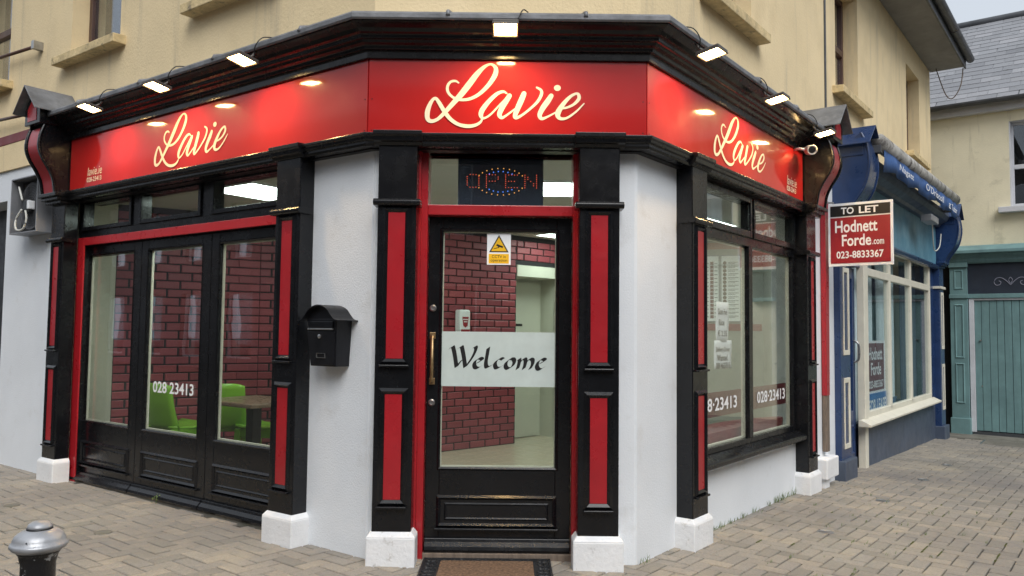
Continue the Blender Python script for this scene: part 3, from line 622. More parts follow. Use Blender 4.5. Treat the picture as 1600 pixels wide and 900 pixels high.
def iwall(name, a, b, z0=0., z1=2.53, m='cream_in', t=.12):
    a, b = Vector(a), Vector(b); d = (b-a).normalized(); n = Vector((-d.y, d.x))*t
    return tag(MB().prism([tuple(a), tuple(b), tuple(b+n), tuple(a+n)], z0, z1, 'z').build(name, m), kind='structure')
iwall('interior_wall', (FL @ Vector((-3.74, .2, 0))).xy, bp_[0])
d3 = (bp_[4]-bp_[3]).normalized(); n3 = Vector((-d3.y, d3.x))
iwall('interior_wall', bp_[3]+n3*.34-d3*.4, bp_[4]+n3*.34); iwall('interior_wall', bp_[3]+d3*.75+n3*.34, bp_[3]+d3*.75+n3*.0); iwall('interior_wall', bp_[3]+d3*.75-n3*.012, bp_[4]-n3*.012+d3*2, 0, 2.16)
lin = tag(MB().prism([tuple(bp_[3]-n3*.02), tuple(bp_[3]+d3*.78-n3*.02), tuple(bp_[3]+d3*.78+n3*.3), tuple(bp_[3]+n3*.3)], 2.03, 2.165, 'z').build('opening_lintel', 'cream_in'), kind='structure')
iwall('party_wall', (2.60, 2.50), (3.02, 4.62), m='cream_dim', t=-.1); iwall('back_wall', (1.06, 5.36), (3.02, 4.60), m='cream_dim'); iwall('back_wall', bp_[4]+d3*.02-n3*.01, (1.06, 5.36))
dr = FR  # inner door in the recess
dW = Matrix.Translation((bp_[3]+n3*.335).to_3d()) @ Matrix.Rotation(math.atan2(d3.y, d3.x), 4, 'Z')
idr = root('interior_door', 'cream interior door with small black plate in the recess past the brick wall', 'door', dW)
MB(dW).box(.02, .70, -.02, .0, FZ+.012, 1.99).build('leaf', 'cream_in', idr, .003); MB(dW).box(.26, .40, -.024, -.019, 1.43, 1.46).build('name_plate', 'ink', idr)
def panel_light(x, y, deg, lab, s=.3, l=.3):
    W = Matrix.Translation((x, y, 2.52)) @ Matrix.Rotation(rad(deg), 4, 'Z'); r = root('ceiling_light', lab, 'ceiling light', W, 'ceiling light panels')
    MB(W).box(-l, l, -s, s, -.012, -.004).build('diffuser', 'panel_light', r)
    f = MB(W)
    for a in ((-l-.02, -l, -s-.02, s+.02), (l, l+.02, -s-.02, s+.02), (-l, l, -s-.02, -s), (-l, l, s, s+.02)): f.box(*a, -.016, 0.)
    f.build('trim', 'paper', r)
panel_light(-2.08, 1.90, -36, 'lit ceiling light panel seen through the transom lights over the folding doors')
panel_light(.56, 1.62, 0, 'lit ceiling light panel behind the transom glass over the entrance door')
panel_light(.75, 4.62, 42, 'lit ceiling light panel before the brick lintel at the back of the shop')
panel_light(2.02, 3.45, 52, 'lit ceiling light panel seen through the transom of the short side window', .2, .42)
panel_light(-.6, 2.9, 0, 'lit ceiling light panel over the middle of the shop floor')
# furniture behind the folding doors
def chair(x, y, deg, lab):
    W = Matrix.Translation((x, y, FZ)) @ Matrix.Rotation(rad(deg), 4, 'Z'); r = root('plastic_chair', lab, 'chair', W, 'lime green cafe chairs')
    sv = []; n = 8
    for j in range(n+1):
        t = j/n; yy = -.22+.42*t; zz = .45-.02*math.sin(t*math.pi)+(.012 if t < .1 else 0)
        for i in range(n+1): u = i/n*2-1; sv.append((u*(.215-.015*t), yy, zz+.008*u*u))
    f = [(j*(n+1)+i, j*(n+1)+i+1, (j+1)*(n+1)+i+1, (j+1)*(n+1)+i) for j in range(n) for i in range(n)]
    def slab(vs, name, th):
        o = MB(W).add(vs, f).build(name, 'green', r, smooth=True); s = o.modifiers.new('solid', 'SOLIDIFY'); s.thickness = th; s.offset = 0; return o
    slab(sv, 'seat', .022)
    bv = []
    for j in range(n+1):
        t = j/n; zz = .43+.41*t
        for i in range(n+1):
            u = i/n*2-1; top = -.025*u**4 if j == n else 0
            bv.append((u*(.205-.03*t), .195+.07*t-.045*u*u+.02*math.sin(t*3), zz+top))
    slab(bv, 'backrest', .02)
    ap = MB(W); ap.box(-.2, .2, -.205, -.18, .36, .44).box(-.205, -.18, -.2, .19, .36, .44).box(.18, .205, -.2, .19, .36, .44).build('apron', 'green', r, .008)
    for sx in (-1, 1):
        for sy, yb in ((-1, -.2), (1, .2)):
            MB(W).hexa([(sx*.215-.018, yb+sy*.03-.018, 0), (sx*.215+.018, yb+sy*.03-.018, 0), (sx*.215+.018, yb+sy*.03+.018, 0), (sx*.215-.018, yb+sy*.03+.018, 0)],
                       [(sx*.19-.026, yb-.026, .44), (sx*.19+.026, yb-.026, .44), (sx*.19+.026, yb+.026, .44), (sx*.19-.026, yb+.026, .44)]).build('leg', 'green', r, .006)
def table(x, y, deg, lab, l=.6, s=.6):
    W = Matrix.Translation((x, y, FZ)) @ Matrix.Rotation(rad(deg), 4, 'Z'); r = root('cafe_table', lab, 'table', W, 'brown cafe tables')
    MB(W).box(-l/2, l/2, -s/2, s/2, .70, .735).build('tabletop', 'table', r, .008); MB(W).box(-.045, .045, -.045, .045, .03, .70).build('pedestal', 'black_soft', r, .004)
    MB(W).box(-.21, .21, -.21, .21, 0, .03).build('base', 'black_soft', r, .01)
chair(-2.98, 2.56, 152, 'lime green chair seen through the door pane with the phone number, by the brick wall')
chair(-2.60, 2.62, 200, 'lime green chair with its back to the middle folding door stile'); table(-2.12, 2.02, -36, 'brown table close behind the folding door nearest the entrance', .75, .6)
chair(-2.16, 2.60, -100, 'lime green chair behind the brown table, facing along the brick wall'); table(-2.02, 3.2, 20, 'brown table against the painted brick wall', .5, .5)
# soap dispenser on the bricks
k = 2; a, b = bp_[2], bp_[3]; dd = (b-a).normalized(); sp = a+dd*.28
sW = Matrix.Translation((sp.x, sp.y, 0)) @ Matrix.Rotation(math.atan2(dd.y, dd.x), 4, 'Z')
sd = root('soap_dispenser', 'white and red soap dispenser on the painted brick wall above the welcome film', 'dispenser', sW @ Matrix.Translation((0, -.02, 1.3)))
MB(sW).box(-.075, .075, -.11, -.01, 1.3, 1.6).build('body', 'white_vinyl', sd, .02); MB(sW).prism([(-.045, 1.52), (.045, 1.52), (.03, 1.42), (0, 1.40), (-.03, 1.42)], -.113, -.108, 'y').build('badge', 'print_red', sd); MB(sW).box(-.06, .06, -.113, -.108, 1.31, 1.38).build('lever', 'print_red', sd)
dot = MB(sW)
for i in range(4): dot.disc(-.027+.018*i, -.113, 1.49, .007)
for i in range(3): dot.disc(-.018+.018*i, -.113, 1.465, .007)
dot.build('dot_print', 'white_vinyl', sd)
# menu boards on the party wall, band, counter
PW = Matrix.Translation((1.06, 5.36, 0)) @ Matrix.Rotation(math.atan2(-.76, 1.96), 4, 'Z')
for i, (x0, lab) in enumerate(((1.36, 'menu board with a red price column on the wall inside the short side window'), (1.61, 'menu board with dish pictures on the wall inside the short side window'))):
    r = root('menu_board', lab, 'menu board', PW @ Matrix.Translation((x0+.12, 0, 1.5)), 'menu boards')
    MB(PW).box(x0, x0+.24, -.02, -.001, 1.50, 2.31).build('backing', 'zinc', r, .004); MB(PW).box(x0+.012, x0+.228, -.022, -.019, 1.515, 2.295).build('sheet', 'paper', r)
    pr = MB(PW); tx = MB(PW)
    for q in range(15):
        z = 2.21-q*.046
        if i == 0: pr.box(x0+.13, x0+.17, -.0235, -.0218, z-.019, z+.019); tx.box(x0+.03, x0+.11, -.0235, -.0218, z-.005, z+.004); tx.box(x0+.18, x0+.215, -.0235, -.0218, z-.004, z+.004)
        else:
            if q < 12: pr.lathe([(.022, 0), (.022, -.0015)], (x0+.05, -.0222, z), 12, 'y')
            tx.box(x0+.09, x0+.21, -.0235, -.0218, z+.005, z+.011); tx.box(x0+.09, x0+.17, -.0235, -.0218, z-.011, z-.006)
    pr.build('picture_print', 'maroon' if i == 0 else mat('food_print', (.10, .05, .03), .5, var=.5, vs_=60), r); tx.build('text_print', 'ink', r)
tag(MB(PW).box(.3, 2.08, -.012, -.001, 2.38, 2.46).build('border_strip', mat('salmon_border', (.42, .20, .15), .6)), 'salmon border strip on the wall above the menu boards', 'strip')
tag(MB(PW).box(.3, 2.08, -.012, -.001, 1.40, 1.48).build('dado_strip', 'maroon_seat'), 'dark red dado strip on the wall below the menu boards', 'strip')
pts_ = spline([(.96, .62), (1.5, .46), (2.2, .45), (2.7, .36), (2.98, .25)], 6)
ct = MB(FR); ct.prism([(.86, .2)]+[(x, y) for x, y in pts_]+[(2.98, .2)], .46, .62, 'z'); tag(ct.build('window_ledge', 'maroon_seat'), 'curved maroon ledge inside the short side window', 'ledge')

# ================================================================== THINGS ON THE GLASS
tag(MB(FC).box(-.392, .313, CY+.0135, CY+.0165, 1.02, 1.357).build('frosted_film', 'film'), 'frosted film band across the entrance door glass', 'film')
WST = [[(128,238),(165,210),(182,260),(200,350),(222,500)],[(222,505),(262,445),(305,395)],[(250,232),(287,208),(305,270),(322,360),(343,505)],[(343,505),(400,425),(450,340),(486,245),(478,208),(430,238)],
 [(505,440),(560,415),(574,388),(540,374),(492,402),(466,455),(480,508),(522,516),(572,482)],[(658,222),(642,330),(626,440),(640,503),(690,485),(735,455)],[(862,388),(830,374),(782,402),(752,452),(768,512),(812,508),(856,476)],
 [(962,378),(908,430),(900,492),(932,520),(988,490),(1018,425),(1004,380),(962,378)],[(1052,402),(1088,384),(1082,450),(1062,525)],[(1082,445),(1135,382),(1170,384),(1168,450),(1148,522)],[(1168,445),(1222,382),(1268,388),(1270,450),(1236,522)],
 [(1372,440),(1428,412),(1440,388),(1402,376),(1354,410),(1330,470),(1346,520),(1384,526),(1432,490)]]
def nib(mb, pts, y, mp, wdt, ang):
    q = spline(pts, 8); c, s_ = wdt/2*math.cos(ang), wdt/2*math.sin(ang); vs = []
    for i, (X, Yp) in enumerate(q):
        for sg in (-1, 1):
            x, z = mp(X+sg*c, Yp-sg*s_); vs.append((x, y-.00001*i, z))
    mb.add(vs, [(2*i, 2*i+1, 2*i+3, 2*i+2) for i in range(len(q)-1)])
wl_ = MB(FC); mp = lambda X, Yp: (-.398+(X/1600)*.7175, 1.357-(Yp/800)*.3395-.004)
for k, s_ in enumerate(WST): nib(wl_, s_, CY+.0128-.0004*(k % 2), mp, 64 if k < 4 else 66, rad(36))
tag(wl_.build('welcome_lettering', 'ink'), 'black calligraphic word Welcome on the frosted door film', 'lettering')
cs = root('cctv_sticker', 'white and yellow CCTV in operation sticker at the top of the door glass', 'sticker', FC @ Matrix.Translation((-.045, CY+.018, 1.77)))
y0 = CY+.0185
MB(FC).box(-.119, .029, y0-.002, y0, 1.775, 1.972).build('sheet', 'paper', cs)
MB(FC).prism([(-.106, 1.853), (.016, 1.853), (-.045, 1.962)], y0-.0026, y0-.0018, 'y').build('triangle_border', 'ink', cs); MB(FC).prism([(-.094, 1.860), (.004, 1.860), (-.045, 1.947)], y0-.0032, y0-.0024, 'y').build('triangle', 'yellow_print', cs)
cg = MB(FC); cg.add([(-.062, y0-.0038, 1.893), (-.022, y0-.0038, 1.880), (-.018, y0-.0038, 1.890), (-.058, y0-.0038, 1.905)], [(0, 1, 2, 3)]); cg.add([(-.078, y0-.0038, 1.872), (-.05, y0-.0038, 1.880), (-.05, y0-.0038, 1.884), (-.078, y0-.0038, 1.876)], [(0, 1, 2, 3)]); cg.add([(-.052, y0-.0039, 1.880), (-.044, y0-.0039, 1.880), (-.04, y0-.0039, 1.892), (-.048, y0-.0039, 1.892)], [(0, 1, 2, 3)]); cg.build('camera_symbol', 'ink', cs)
MB(FC).box(-.108, .018, y0-.0026, y0-.0018, 1.783, 1.843).build('caption_box', 'yellow_print', cs); text('CCTV in', FC, -.088, -.002, 1.817, 1.835, y0-.0032, 'ink', cs); text('operation', FC, -.096, .007, 1.789, 1.811, y0-.0032, 'ink', cs)
# LED open sign in the transom
os_ = root('led_open_sign', 'dark LED panel reading OPEN hung behind the transom glass over the entrance', 'sign', FC @ Matrix.Translation((-.04, .29, 2.15)))
MB(FC).box(-.312, .232, .275, .30, 2.15, 2.462).build('panel', 'led_panel', os_, .012)
G = {'O': ['01110', '10001', '10001', '10001', '10001', '10001', '01110'], 'P': ['11110', '10001', '10001', '11110', '10000', '10000', '10000'], 'E': ['11111', '10000', '10000', '11110', '10000', '10000', '11111'], 'N': ['10001', '11001', '11001', '10101', '10011', '10011', '10001']}
lr, lo_, lb = MB(FC), MB(FC), MB(FC)
for i, ch in enumerate('OPEN'):
    for r_, row in enumerate(G[ch]):
        for c_, q in enumerate(row):
            if q == '1': lr.lathe([(.0028, 0), (.002, -.003)], (-.252+i*.122+c_*.0185, .275, 2.352-r_*.0135), 6, 'y')
for k in range(26):
    a = 2*math.pi*k/26
    if abs(math.sin(a)) > .35: lo_.lathe([(.0035, 0), (.002, -.003)], (-.04+.155*math.cos(a), .275, 2.308+.085*math.sin(a)), 6, 'y')
for k in range(22):
    a = 2*math.pi*k/22
    if abs(math.sin(a)) > .62: lb.lathe([(.004, 0), (.0025, -.003)], (-.04+.11*math.cos(a), .275, 2.308+.066*math.sin(a)), 6, 'y')
lr.build('led_letters', 'led_r', os_); lo_.build('led_oval', 'led_o', os_); lb.build('led_arc', 'led_b', os_)
tag(text('028 23413', FL, -2.585, -2.02, .845, .935, LY+.0195, 'white_vinyl', None, 'phone_lettering', .018), 'white phone number 028 23413 on the middle folding door glass', 'lettering')
for a, b, x0, x1, lab in ((.925, 1.80, .97, 1.69, 'beside the first pilaster'), (2.0, 2.85, 2.12, 2.79, 'beside the scrolled end pilaster')):
    r = root('phone_decal', 'maroon strip with white phone number low on the window glass '+lab, 'decal', FR @ Matrix.Translation(((a+b)/2, RY, .76)), 'phone strips on the short side window')
    MB(FR).box(a, b, RY+.0375, RY+.039, .755, .935).build('strip', 'maroon', r); text('028·23413', FR, x0, x1, .80, .895, RY+.0275, 'white_vinyl', r, bold=.018)
for (x0, x1, z0, z1, lines, lab) in ((1.33, 1.57, 1.30, 1.60, ('Gluten Free', 'Rice', '€ 2.35'), 'upper white paper notice taped inside the short side window'), (1.295, 1.625, 1.10, 1.313, ('Delivery Driver', 'Wanted', '089 4627015'), 'lower white paper notice taped inside the short side window')):
    r = root('paper_notice', lab, 'notice', FR @ Matrix.Translation(((x0+x1)/2, RY+.045, z0)), 'paper notices in the window')
    n = 6; vs_ = []
    for k in range(n+1):
        for j in range(n+1): vs_.append((x0+(x1-x0)*k/n, RY+.0425+.0028*math.sin(k*1.3+j*.9+x0*9), z0+(z1-z0)*j/n))
    o = MB(FR).add(vs_, [(k*(n+1)+j, (k+1)*(n+1)+j, (k+1)*(n+1)+j+1, k*(n+1)+j+1) for k in range(n) for j in range(n)]).build('sheet', 'paper', r, smooth=True); o.modifiers.new('solid', 'SOLIDIFY').thickness = .0006
    for k, s_ in enumerate(lines): text(s_, FR, x0+.03+.02*(k == 1), x1-.04-.05*(k == 1), z1-.095-k*(z1-z0)*.27, z1-.05-k*(z1-z0)*.27, RY+.0385, 'ink', r, bold=.012)

# ================================================================== LETTER BOX, MAT, BOLLARD
mbx = FL @ Matrix.Translation((-.33, 0, 0))
lbx = root('letter_box', 'black steel letter box with curved hood on the white wall beside the entrance', 'letter box', mbx @ Matrix.Translation((0, YW, 1.13)))
yf = -.035
MB(mbx).hexa([(-.115, yf+.02, 1.135), (.115, yf+.02, 1.135), (.115, YW, 1.135), (-.115, YW, 1.135)], [(-.135, yf, 1.425), (.135, yf, 1.425), (.135, YW, 1.425), (-.135, YW, 1.425)]).build('body', 'black_soft', lbx, .004)
ap = [(-.185, 1.418), (-.15, 1.425), (-.118, 1.452), (-.075, 1.492), (0, 1.512), (.075, 1.492), (.118, 1.452), (.15, 1.425), (.185, 1.418)]
ap = spline(ap, 4); MB(mbx).prism(ap+[(x, z-.006) for x, z in reversed(ap)], yf-.035, YW, 'y').build('hood', 'black_soft', lbx)
MB(mbx).prism([(x, z-.008) for x, z in ap if abs(x) < .135]+[(.13, 1.41), (-.13, 1.41)], yf+.005, YW, 'y').build('hood_infill', 'black_soft', lbx)
MB(mbx).box(-.112, .112, yf-.008, yf+.02, 1.372, 1.41).build('slot_flap', 'black', lbx, .003); MB(mbx).box(-.112, .112, yf-.014, yf, 1.358, 1.368).build('slot_lip', 'metal', lbx, .002)
MB(mbx).hexa([(-.108, yf+.013, 1.145), (.108, yf+.013, 1.145), (.108, yf+.03, 1.145), (-.108, yf+.03, 1.145)], [(-.122, yf-.005, 1.348), (.122, yf-.005, 1.348), (.122, yf+.02, 1.348), (-.122, yf+.02, 1.348)]).build('door', 'black_soft', lbx, .003)
MB(mbx).lathe([(.013, 0), (.013, -.006), (.006, -.009)], (-.01, yf-.002, 1.318), 16, 'y').build('lock', 'metal', lbx); MB(mbx).ring(-.045, .035, 1.185, 1.217, .005, yf+.001, yf+.012).build('name_frame', 'metal', lbx)
mx0, mx1, my0, my1 = -.47, .285, -.36, .115
gm = GZ(-.1, -.1)
mt = root('door_mat', 'brown coir door mat with black rubber border before the entrance door', 'mat', Matrix.Translation((-.09, -.12, gm)))
b_ = MB(); b_.box(mx0, mx1, my0, my1, gm-.002, gm+.008); b_.build('rubber_base', 'rubber', mt, .003)
MB().box(mx0+.105, mx1-.105, my0+.075, my1-.06, gm+.006, gm+.018).build('coir_field', 'coir', mt, .004)
sc_ = MB()                                   # scrolled rubber border
def curl(cx, cy, r, a0, sg):
    return [(cx+r*(1-k/16)*math.cos(a0+sg*k*.5), cy+r*(1-k/16)*math.sin(a0+sg*k*.5), gm+.0105) for k in range(14)]
for xc in (mx0+.05, mx1-.05):
    for k in range(7):
        yc = my0+.05+k*.064
        sc_.tube(curl(xc-.012, yc, .028, k*1.1, 1), .0045, 5).tube(curl(xc+.018, yc+.03, .024, k*1.4+2, -1), .0045, 5)
for k in range(11): sc_.tube(curl(mx0+.13+k*.05, my1-.03, .02, k*1.2, 1 if k % 2 else -1), .004, 5)
for (a, b, c, d) in ((mx0, mx1, my1-.012, my1), (mx0, mx0+.012, my0, my1), (mx1-.012, mx1, my0, my1), (mx0+.095, mx1-.095, my1-.062, my1-.054), (mx0+.094, mx0+.104, my0, my1-.054), (mx1-.104, mx1-.094, my0, my1-.054)): sc_.box(a, b, c, d, gm+.006, gm+.016)
sc_.build('scroll_border', 'rubber', mt, smooth=False)
bx, by = -1.297, -2.402; bz = GZ(bx, by); H_ = .70
bo = root('bollard', 'black cast iron bollard with worn silver cap on the paving', 'bollard', Matrix.Translation((bx, by, bz)))
chips = mat('chipped_black_paint', (.009, .009, .011), .35, coat=.2, bump=.5, bs=30, stain=((.35, .36, .37), 34, .60, .615))
cap = mat('worn_silver_paint', (.40, .41, .43), .38, metal=.45, var=.25, vs_=14, bump=.15, bs=40, stain=((.02, .022, .03), 26, .66, .69))
q = .68
MB().lathe([(.075, 0), (.075, .05), (.06, .075), (.052, .10), (.046, .3), (.0445, .68), (.048, .692), (.05, .702), (.054, .709), (.062, .72)], (bx, by, bz), 40).build('post', chips, bo, smooth=True)
MB().lathe([(.058, .640), (.068, .646), (.0735, .653), (.0735, .659), (.0705, .663), (.068, .664), (.066, .674), (.060, .684), (.050, .692), (.040, .697), (.034, .699), (.001, .6995)], (bx, by, bz+.075), 48).build('cap', cap, bo, smooth=True)
MB().lathe([(.0335, .696), (.0335, .7025), (.030, .703)], (bx, by, bz+.075), 40).build('crevice_shade', 'ink', bo, smooth=True)  # black ring puts the crevice's shade under the knob into colour
MB().lathe([(.0325, .7025), (.0318, .707), (.028, .7135), (.020, .719), (.009, .7215), (.001, .722)], (bx, by, bz+.075), 40).build('cap_knob', cap, bo, smooth=True)

# ================================================================== PAVEMENT SMALL THINGS
for k, (x, y, lab) in enumerate(((2.288, 1.003, 'before the white stall riser'), (3.251, 2.18, 'level with the scrolled end pilaster'), (4.251, 3.412, 'before the blue door'), (5.138, 4.574, 'before the cream framed blue shop window'), (-2.621, .576, 'before the folding doors'), (-3.669, 1.287, 'before the far end plinth of the folding doors'))):
    z = GZ(x, y); d_ = root('drain_cap', 'round metal cap set in the pavers '+lab, 'cap', Matrix.Translation((x, y, z)), 'metal caps in the paving')
    MB().lathe([(.055, -.01), (.055, .003), (.047, .006), (.045, .004), (.001, .005)], (x, y, z), 24).build('lid', 'metal' if k < 4 else 'concrete', d_)
gr = MB()
def blades(F, x, y, n, h, sp=.03):
    for _ in range(n):
        px, py = x+random.gauss(0, sp), y-abs(random.gauss(0, sp*.5)); z = gz(F, px, py); a = random.uniform(0, 6.28); hh = h*random.uniform(.5, 1.2); wd = .0022
        lx, ly = random.gauss(0, .4)*hh, random.gauss(-.1, .3)*hh; c, s_ = math.cos(a)*wd, math.sin(a)*wd
        gr.F = F; gr.add([(px-c, py-s_, z), (px+c, py+s_, z), (px+lx*.5+c*.7, py+ly*.5+s_*.7, z+hh*.6), (px+lx*.5-c*.7, py+ly*.5-s_*.7, z+hh*.6), (px+lx, py+ly, z+hh)], [(0, 1, 2, 3), (3, 2, 4)])
for k in range(20): x = .9+2.05*random.random()**.8; blades(FR, x, YW-.004, random.randint(2, 6), random.uniform(.025, .05)+.02*(x > 2.3), .02)
for x, n, h in ((2.90, 9, .08), (2.6, 14, .075), (2.5, 11, .085), (1.95, 8, .06), (1.7, 8, .055), (1.3, 7, .05), (.15, 9, .05)): blades(FR, x, YW-.004, n, h)
for k in range(60):
    x, y = random.uniform(.4, 3.6), -random.uniform(.1, 2.3); blades(FR, x, y, random.randint(2, 6), .022, .02)
tag(gr.build('grass', 'grass'), 'thin green grass sprouting along the foot of the stall riser and joints', 'grass', kind='stuff')
ms = MB()                                    # moss in joints of the herringbone
for k in range(70):
    i, j = random.randint(-5, 40), random.randint(-28, 10); u, v = i*.1, j*.1; ln = random.uniform(.04, .16); x, y = u*ca-v*sa, u*sa+v*ca
    if inside_building(Vector((x, y, 0)), .05) or y < -1 or (IFR @ Vector((x, y, 0))).y > -.25: continue
    n = 7
    for q_ in range(n):
        t = u+ln*q_/n; X_, Y_ = t*ca-v*sa, t*sa+v*ca; r_ = random.uniform(.005, .011); z = GZ(X_, Y_)
        ms.add([(X_+r_*math.cos(b), Y_+r_*math.sin(b), z-.004) for b in (0, 1.26, 2.51, 3.77, 5.03)]+[(X_, Y_, z+.003)], [(p, (p+1) % 5, 5) for p in range(5)])
tag(ms.build('moss', 'moss'), 'mossy green growth in the joints between pavers', 'moss', kind='stuff')
wx = FL @ Vector((-2.33, .10, 0)); wz = GZ(wx.x, wx.y); wd_ = root('weed', 'small leafy weed growing at the foot of the folding doors', 'weed', Matrix.Translation((wx.x, wx.y, wz)))
lf = MB(Matrix.Translation((wx.x, wx.y, wz)))
for k in range(22):
    a = random.uniform(0, 6.28); r_ = random.uniform(.005, .028); z = random.uniform(.01, .07); s_ = random.uniform(.006, .011); dx, dy_ = math.cos(a), math.sin(a); X_, Y_ = r_*dx, r_*dy_
    lf.add([(X_, Y_, z), (X_+s_*dx-s_*dy_*.6, Y_+s_*dy_+s_*dx*.6, z+.004), (X_+2*s_*dx, Y_+2*s_*dy_, z-.003), (X_+s_*dx+s_*dy_*.6, Y_+s_*dy_-s_*dx*.6, z+.004)], [(0, 1, 2, 3)])
lf.build('leaves', 'grass', wd_); MB(Matrix.Translation((wx.x, wx.y, wz))).tube([(0, 0, -.005), (.004, 0, .03), (0, .004, .065)], .0025, 6).build('stem', 'grass', wd_)

# ================================================================== LEFT NEIGHBOUR
nb = root('white_shop_wall', 'plain white rendered shop wall with red coping beside the folding doors', 'wall', FL @ Matrix.Translation((-4.6, .1, 0)))
MB(FL).box(-5.16, -3.96, .08, .4, -.3, 3.16).build('wall', 'white_wall', nb, .01); MB(FL).box(-13.5, -5.158, .083, .4, 2.6, 3.16).build('wall', 'white_wall', nb)
MB(FL).prism([(.055, 3.16), (.4, 3.16), (.4, 3.30), (.10, 3.28), (.055, 3.25)], -13.5, -3.99, 'x').build('coping', 'wall_red', nb, .005)
MB(FL).box(-13.5, -5.16, .35, .4, -.3, 2.6).build('dark_opening', 'black_soft', nb)  # black sheet stands in for the dark of a door opening
fn = FL @ Matrix.Translation((-4.38, 0, 0)); fan = root('extractor_fan', 'grey sheet metal extractor fan box with loose white cables on the white wall', 'fan', fn @ Matrix.Translation((0, .08, 2.2)))
fs = MB(fn); fs.box(-.27, -.258, -.09, .09, 2.21, 2.73).box(.258, .27, -.09, .09, 2.21, 2.73).box(-.258, .258, -.089, .09, 2.718, 2.73).box(-.258, .258, -.089, .09, 2.21, 2.222).box(-.258, .258, .02, .085, 2.222, 2.718).build('casing', 'zinc', fan, .002)
MB(fn).box(-.25, .25, .005, .019, 2.23, 2.71).build('back_plate', 'vent_dark', fan)
wg = MB(fn)
for k in range(9): wg.lathe([(.04+.022*k, -.022), (.043+.022*k, -.025), (.046+.022*k, -.022), (.043+.022*k, -.019)], (0, 0, 2.47), 32, 'y')
wg.build('guard_ring', 'gutter', fan)
for k in range(4):
    a = rad(35+90*k); MB(fn).hexa([(.05*math.cos(a-.3), -.01, 2.47+.05*math.sin(a-.3)), (.23*math.cos(a-.12), -.005, 2.47+.23*math.sin(a-.12)), (.23*math.cos(a+.12), .003, 2.47+.23*math.sin(a+.12)), (.05*math.cos(a+.3), .0, 2.47+.05*math.sin(a+.3))], [(.05*math.cos(a-.3), -.013, 2.47+.05*math.sin(a-.3)), (.23*math.cos(a-.12), -.008, 2.47+.23*math.sin(a-.12)), (.23*math.cos(a+.12), .0, 2.47+.23*math.sin(a+.12)), (.05*math.cos(a+.3), -.003, 2.47+.05*math.sin(a+.3))]).build('blade', 'vent_dark', fan)
MB(fn).box(-.07, .07, -.07, -.02, 2.41, 2.53).build('motor', 'vent_dark', fan, .02); MB(fn).box(.035, .075, -.078, -.02, 2.43, 2.51).build('capacitor', 'paper', fan, .008)
MB(fn).tube(spline([(-.20, -.05, 2.66), (-.12, -.07, 2.60), (-.06, -.075, 2.52)], 6), .009, 8).build('cable', 'wcable', fan, smooth=True); MB(fn).tube(spline([(-.10, -.06, 2.44), (-.17, -.08, 2.34), (-.12, -.09, 2.25), (.0, -.085, 2.25), (.04, -.075, 2.34), (.0, -.07, 2.42)], 6), .009, 8).build('cable', 'wcable', fan, smooth=True)
for z, x1, lab in ((4.02, -4.5, 'upper'), (3.36, -4.12, 'lower')):
    b = root('wall_bracket', lab+' rusty metal bracket rod fixed to the yellow wall by the far end window', 'bracket', FL @ Matrix.Translation((x1, .05, z)))
    MB(FL).tube([(x1, .0, z-.02), (x1-1.6, -.02, z+.06)], .016, 8).build('rod', 'brown', b, smooth=True); MB(FL).box(x1-.02, x1+.03, -.03, .062, z-.05, z+.03).build('fixing_plate', 'metal', b, .003)

# ================================================================== TO-LET BOARD, POST, METER BOX
tb = root('to_let_board', 'red and white TO LET estate board on a red post between the two shopfronts', 'sign', FR @ Matrix.Translation((3.64, .03, gz(FR, 3.6, 0))))
bw_ = FR @ Matrix.Translation((3.6, 0, 0)) @ Matrix.Rotation(rad(-90), 4, 'Z')           # local x runs out from the wall
MB(bw_).box(.04, .612, -.0, .02, 2.012, 2.612).build('board', 'white_vinyl', tb, .003)
MB(bw_).box(.062, .59, -.003, .001, 2.04, 2.475).build('red_field', 'print_red', tb); MB(bw_).box(.062, .59, -.003, .001, 2.487, 2.588).build('black_field', 'ink', tb)
yy = -.0045
text('TO', bw_, .16, .275, 2.505, 2.57, yy, 'white_vinyl', tb, bold=.025); text('LET', bw_, .32, .49, 2.505, 2.57, yy, 'white_vinyl', tb, bold=.025); text('Hodnett', bw_, .105, .48, 2.33, 2.445, yy, 'white_vinyl', tb, bold=.02); text('Forde', bw_, .165, .425, 2.20, 2.31, yy, 'white_vinyl', tb, bold=.02); text('.com', bw_, .435, .535, 2.205, 2.25, yy, 'white_vinyl', tb, bold=.015); text('023-8833367', bw_, .115, .53, 2.085, 2.155, yy, 'white_vinyl', tb, bold=.02)
MB(bw_).tube([(.03, .01, 2.63), (.09, .01, 2.625)], .008, 8).build('cable_tie', 'metal', tb)
pz = gz(FR, 3.66, 0)
MB(FR).hexa([(3.60, -.012, pz+.85), (3.70, -.012, pz+.85), (3.70, .035, pz+.85), (3.60, .035, pz+.85)], [(3.60, -.012, 2.66), (3.72, -.012, 2.66), (3.72, .035, 2.66), (3.60, .035, 2.66)]).build('red_post', 'red_paint', tb, .004)
MB(FR).hexa([(3.605, -.01, pz+.32), (3.69, -.01, pz+.32), (3.69, .034, pz+.32), (3.605, .034, pz+.32)], [(3.605, -.01, pz+.852), (3.69, -.01, pz+.852), (3.69, .034, pz+.852), (3.605, .034, pz+.852)]).build('bare_foot', 'wood', tb, .003)
tag(MB(FR).box(3.27, 4.06, .04, .4, -.3, 2.95).build('white_pier', 'white_wall', None, .01), 'narrow white rendered pier behind the red post', 'pier')
mbz = gz(FR, 3.5, 0); mtb = root('meter_box', 'small white utility box low on the white pier', 'box', FR @ Matrix.Translation((3.6, .0, mbz+.06)))
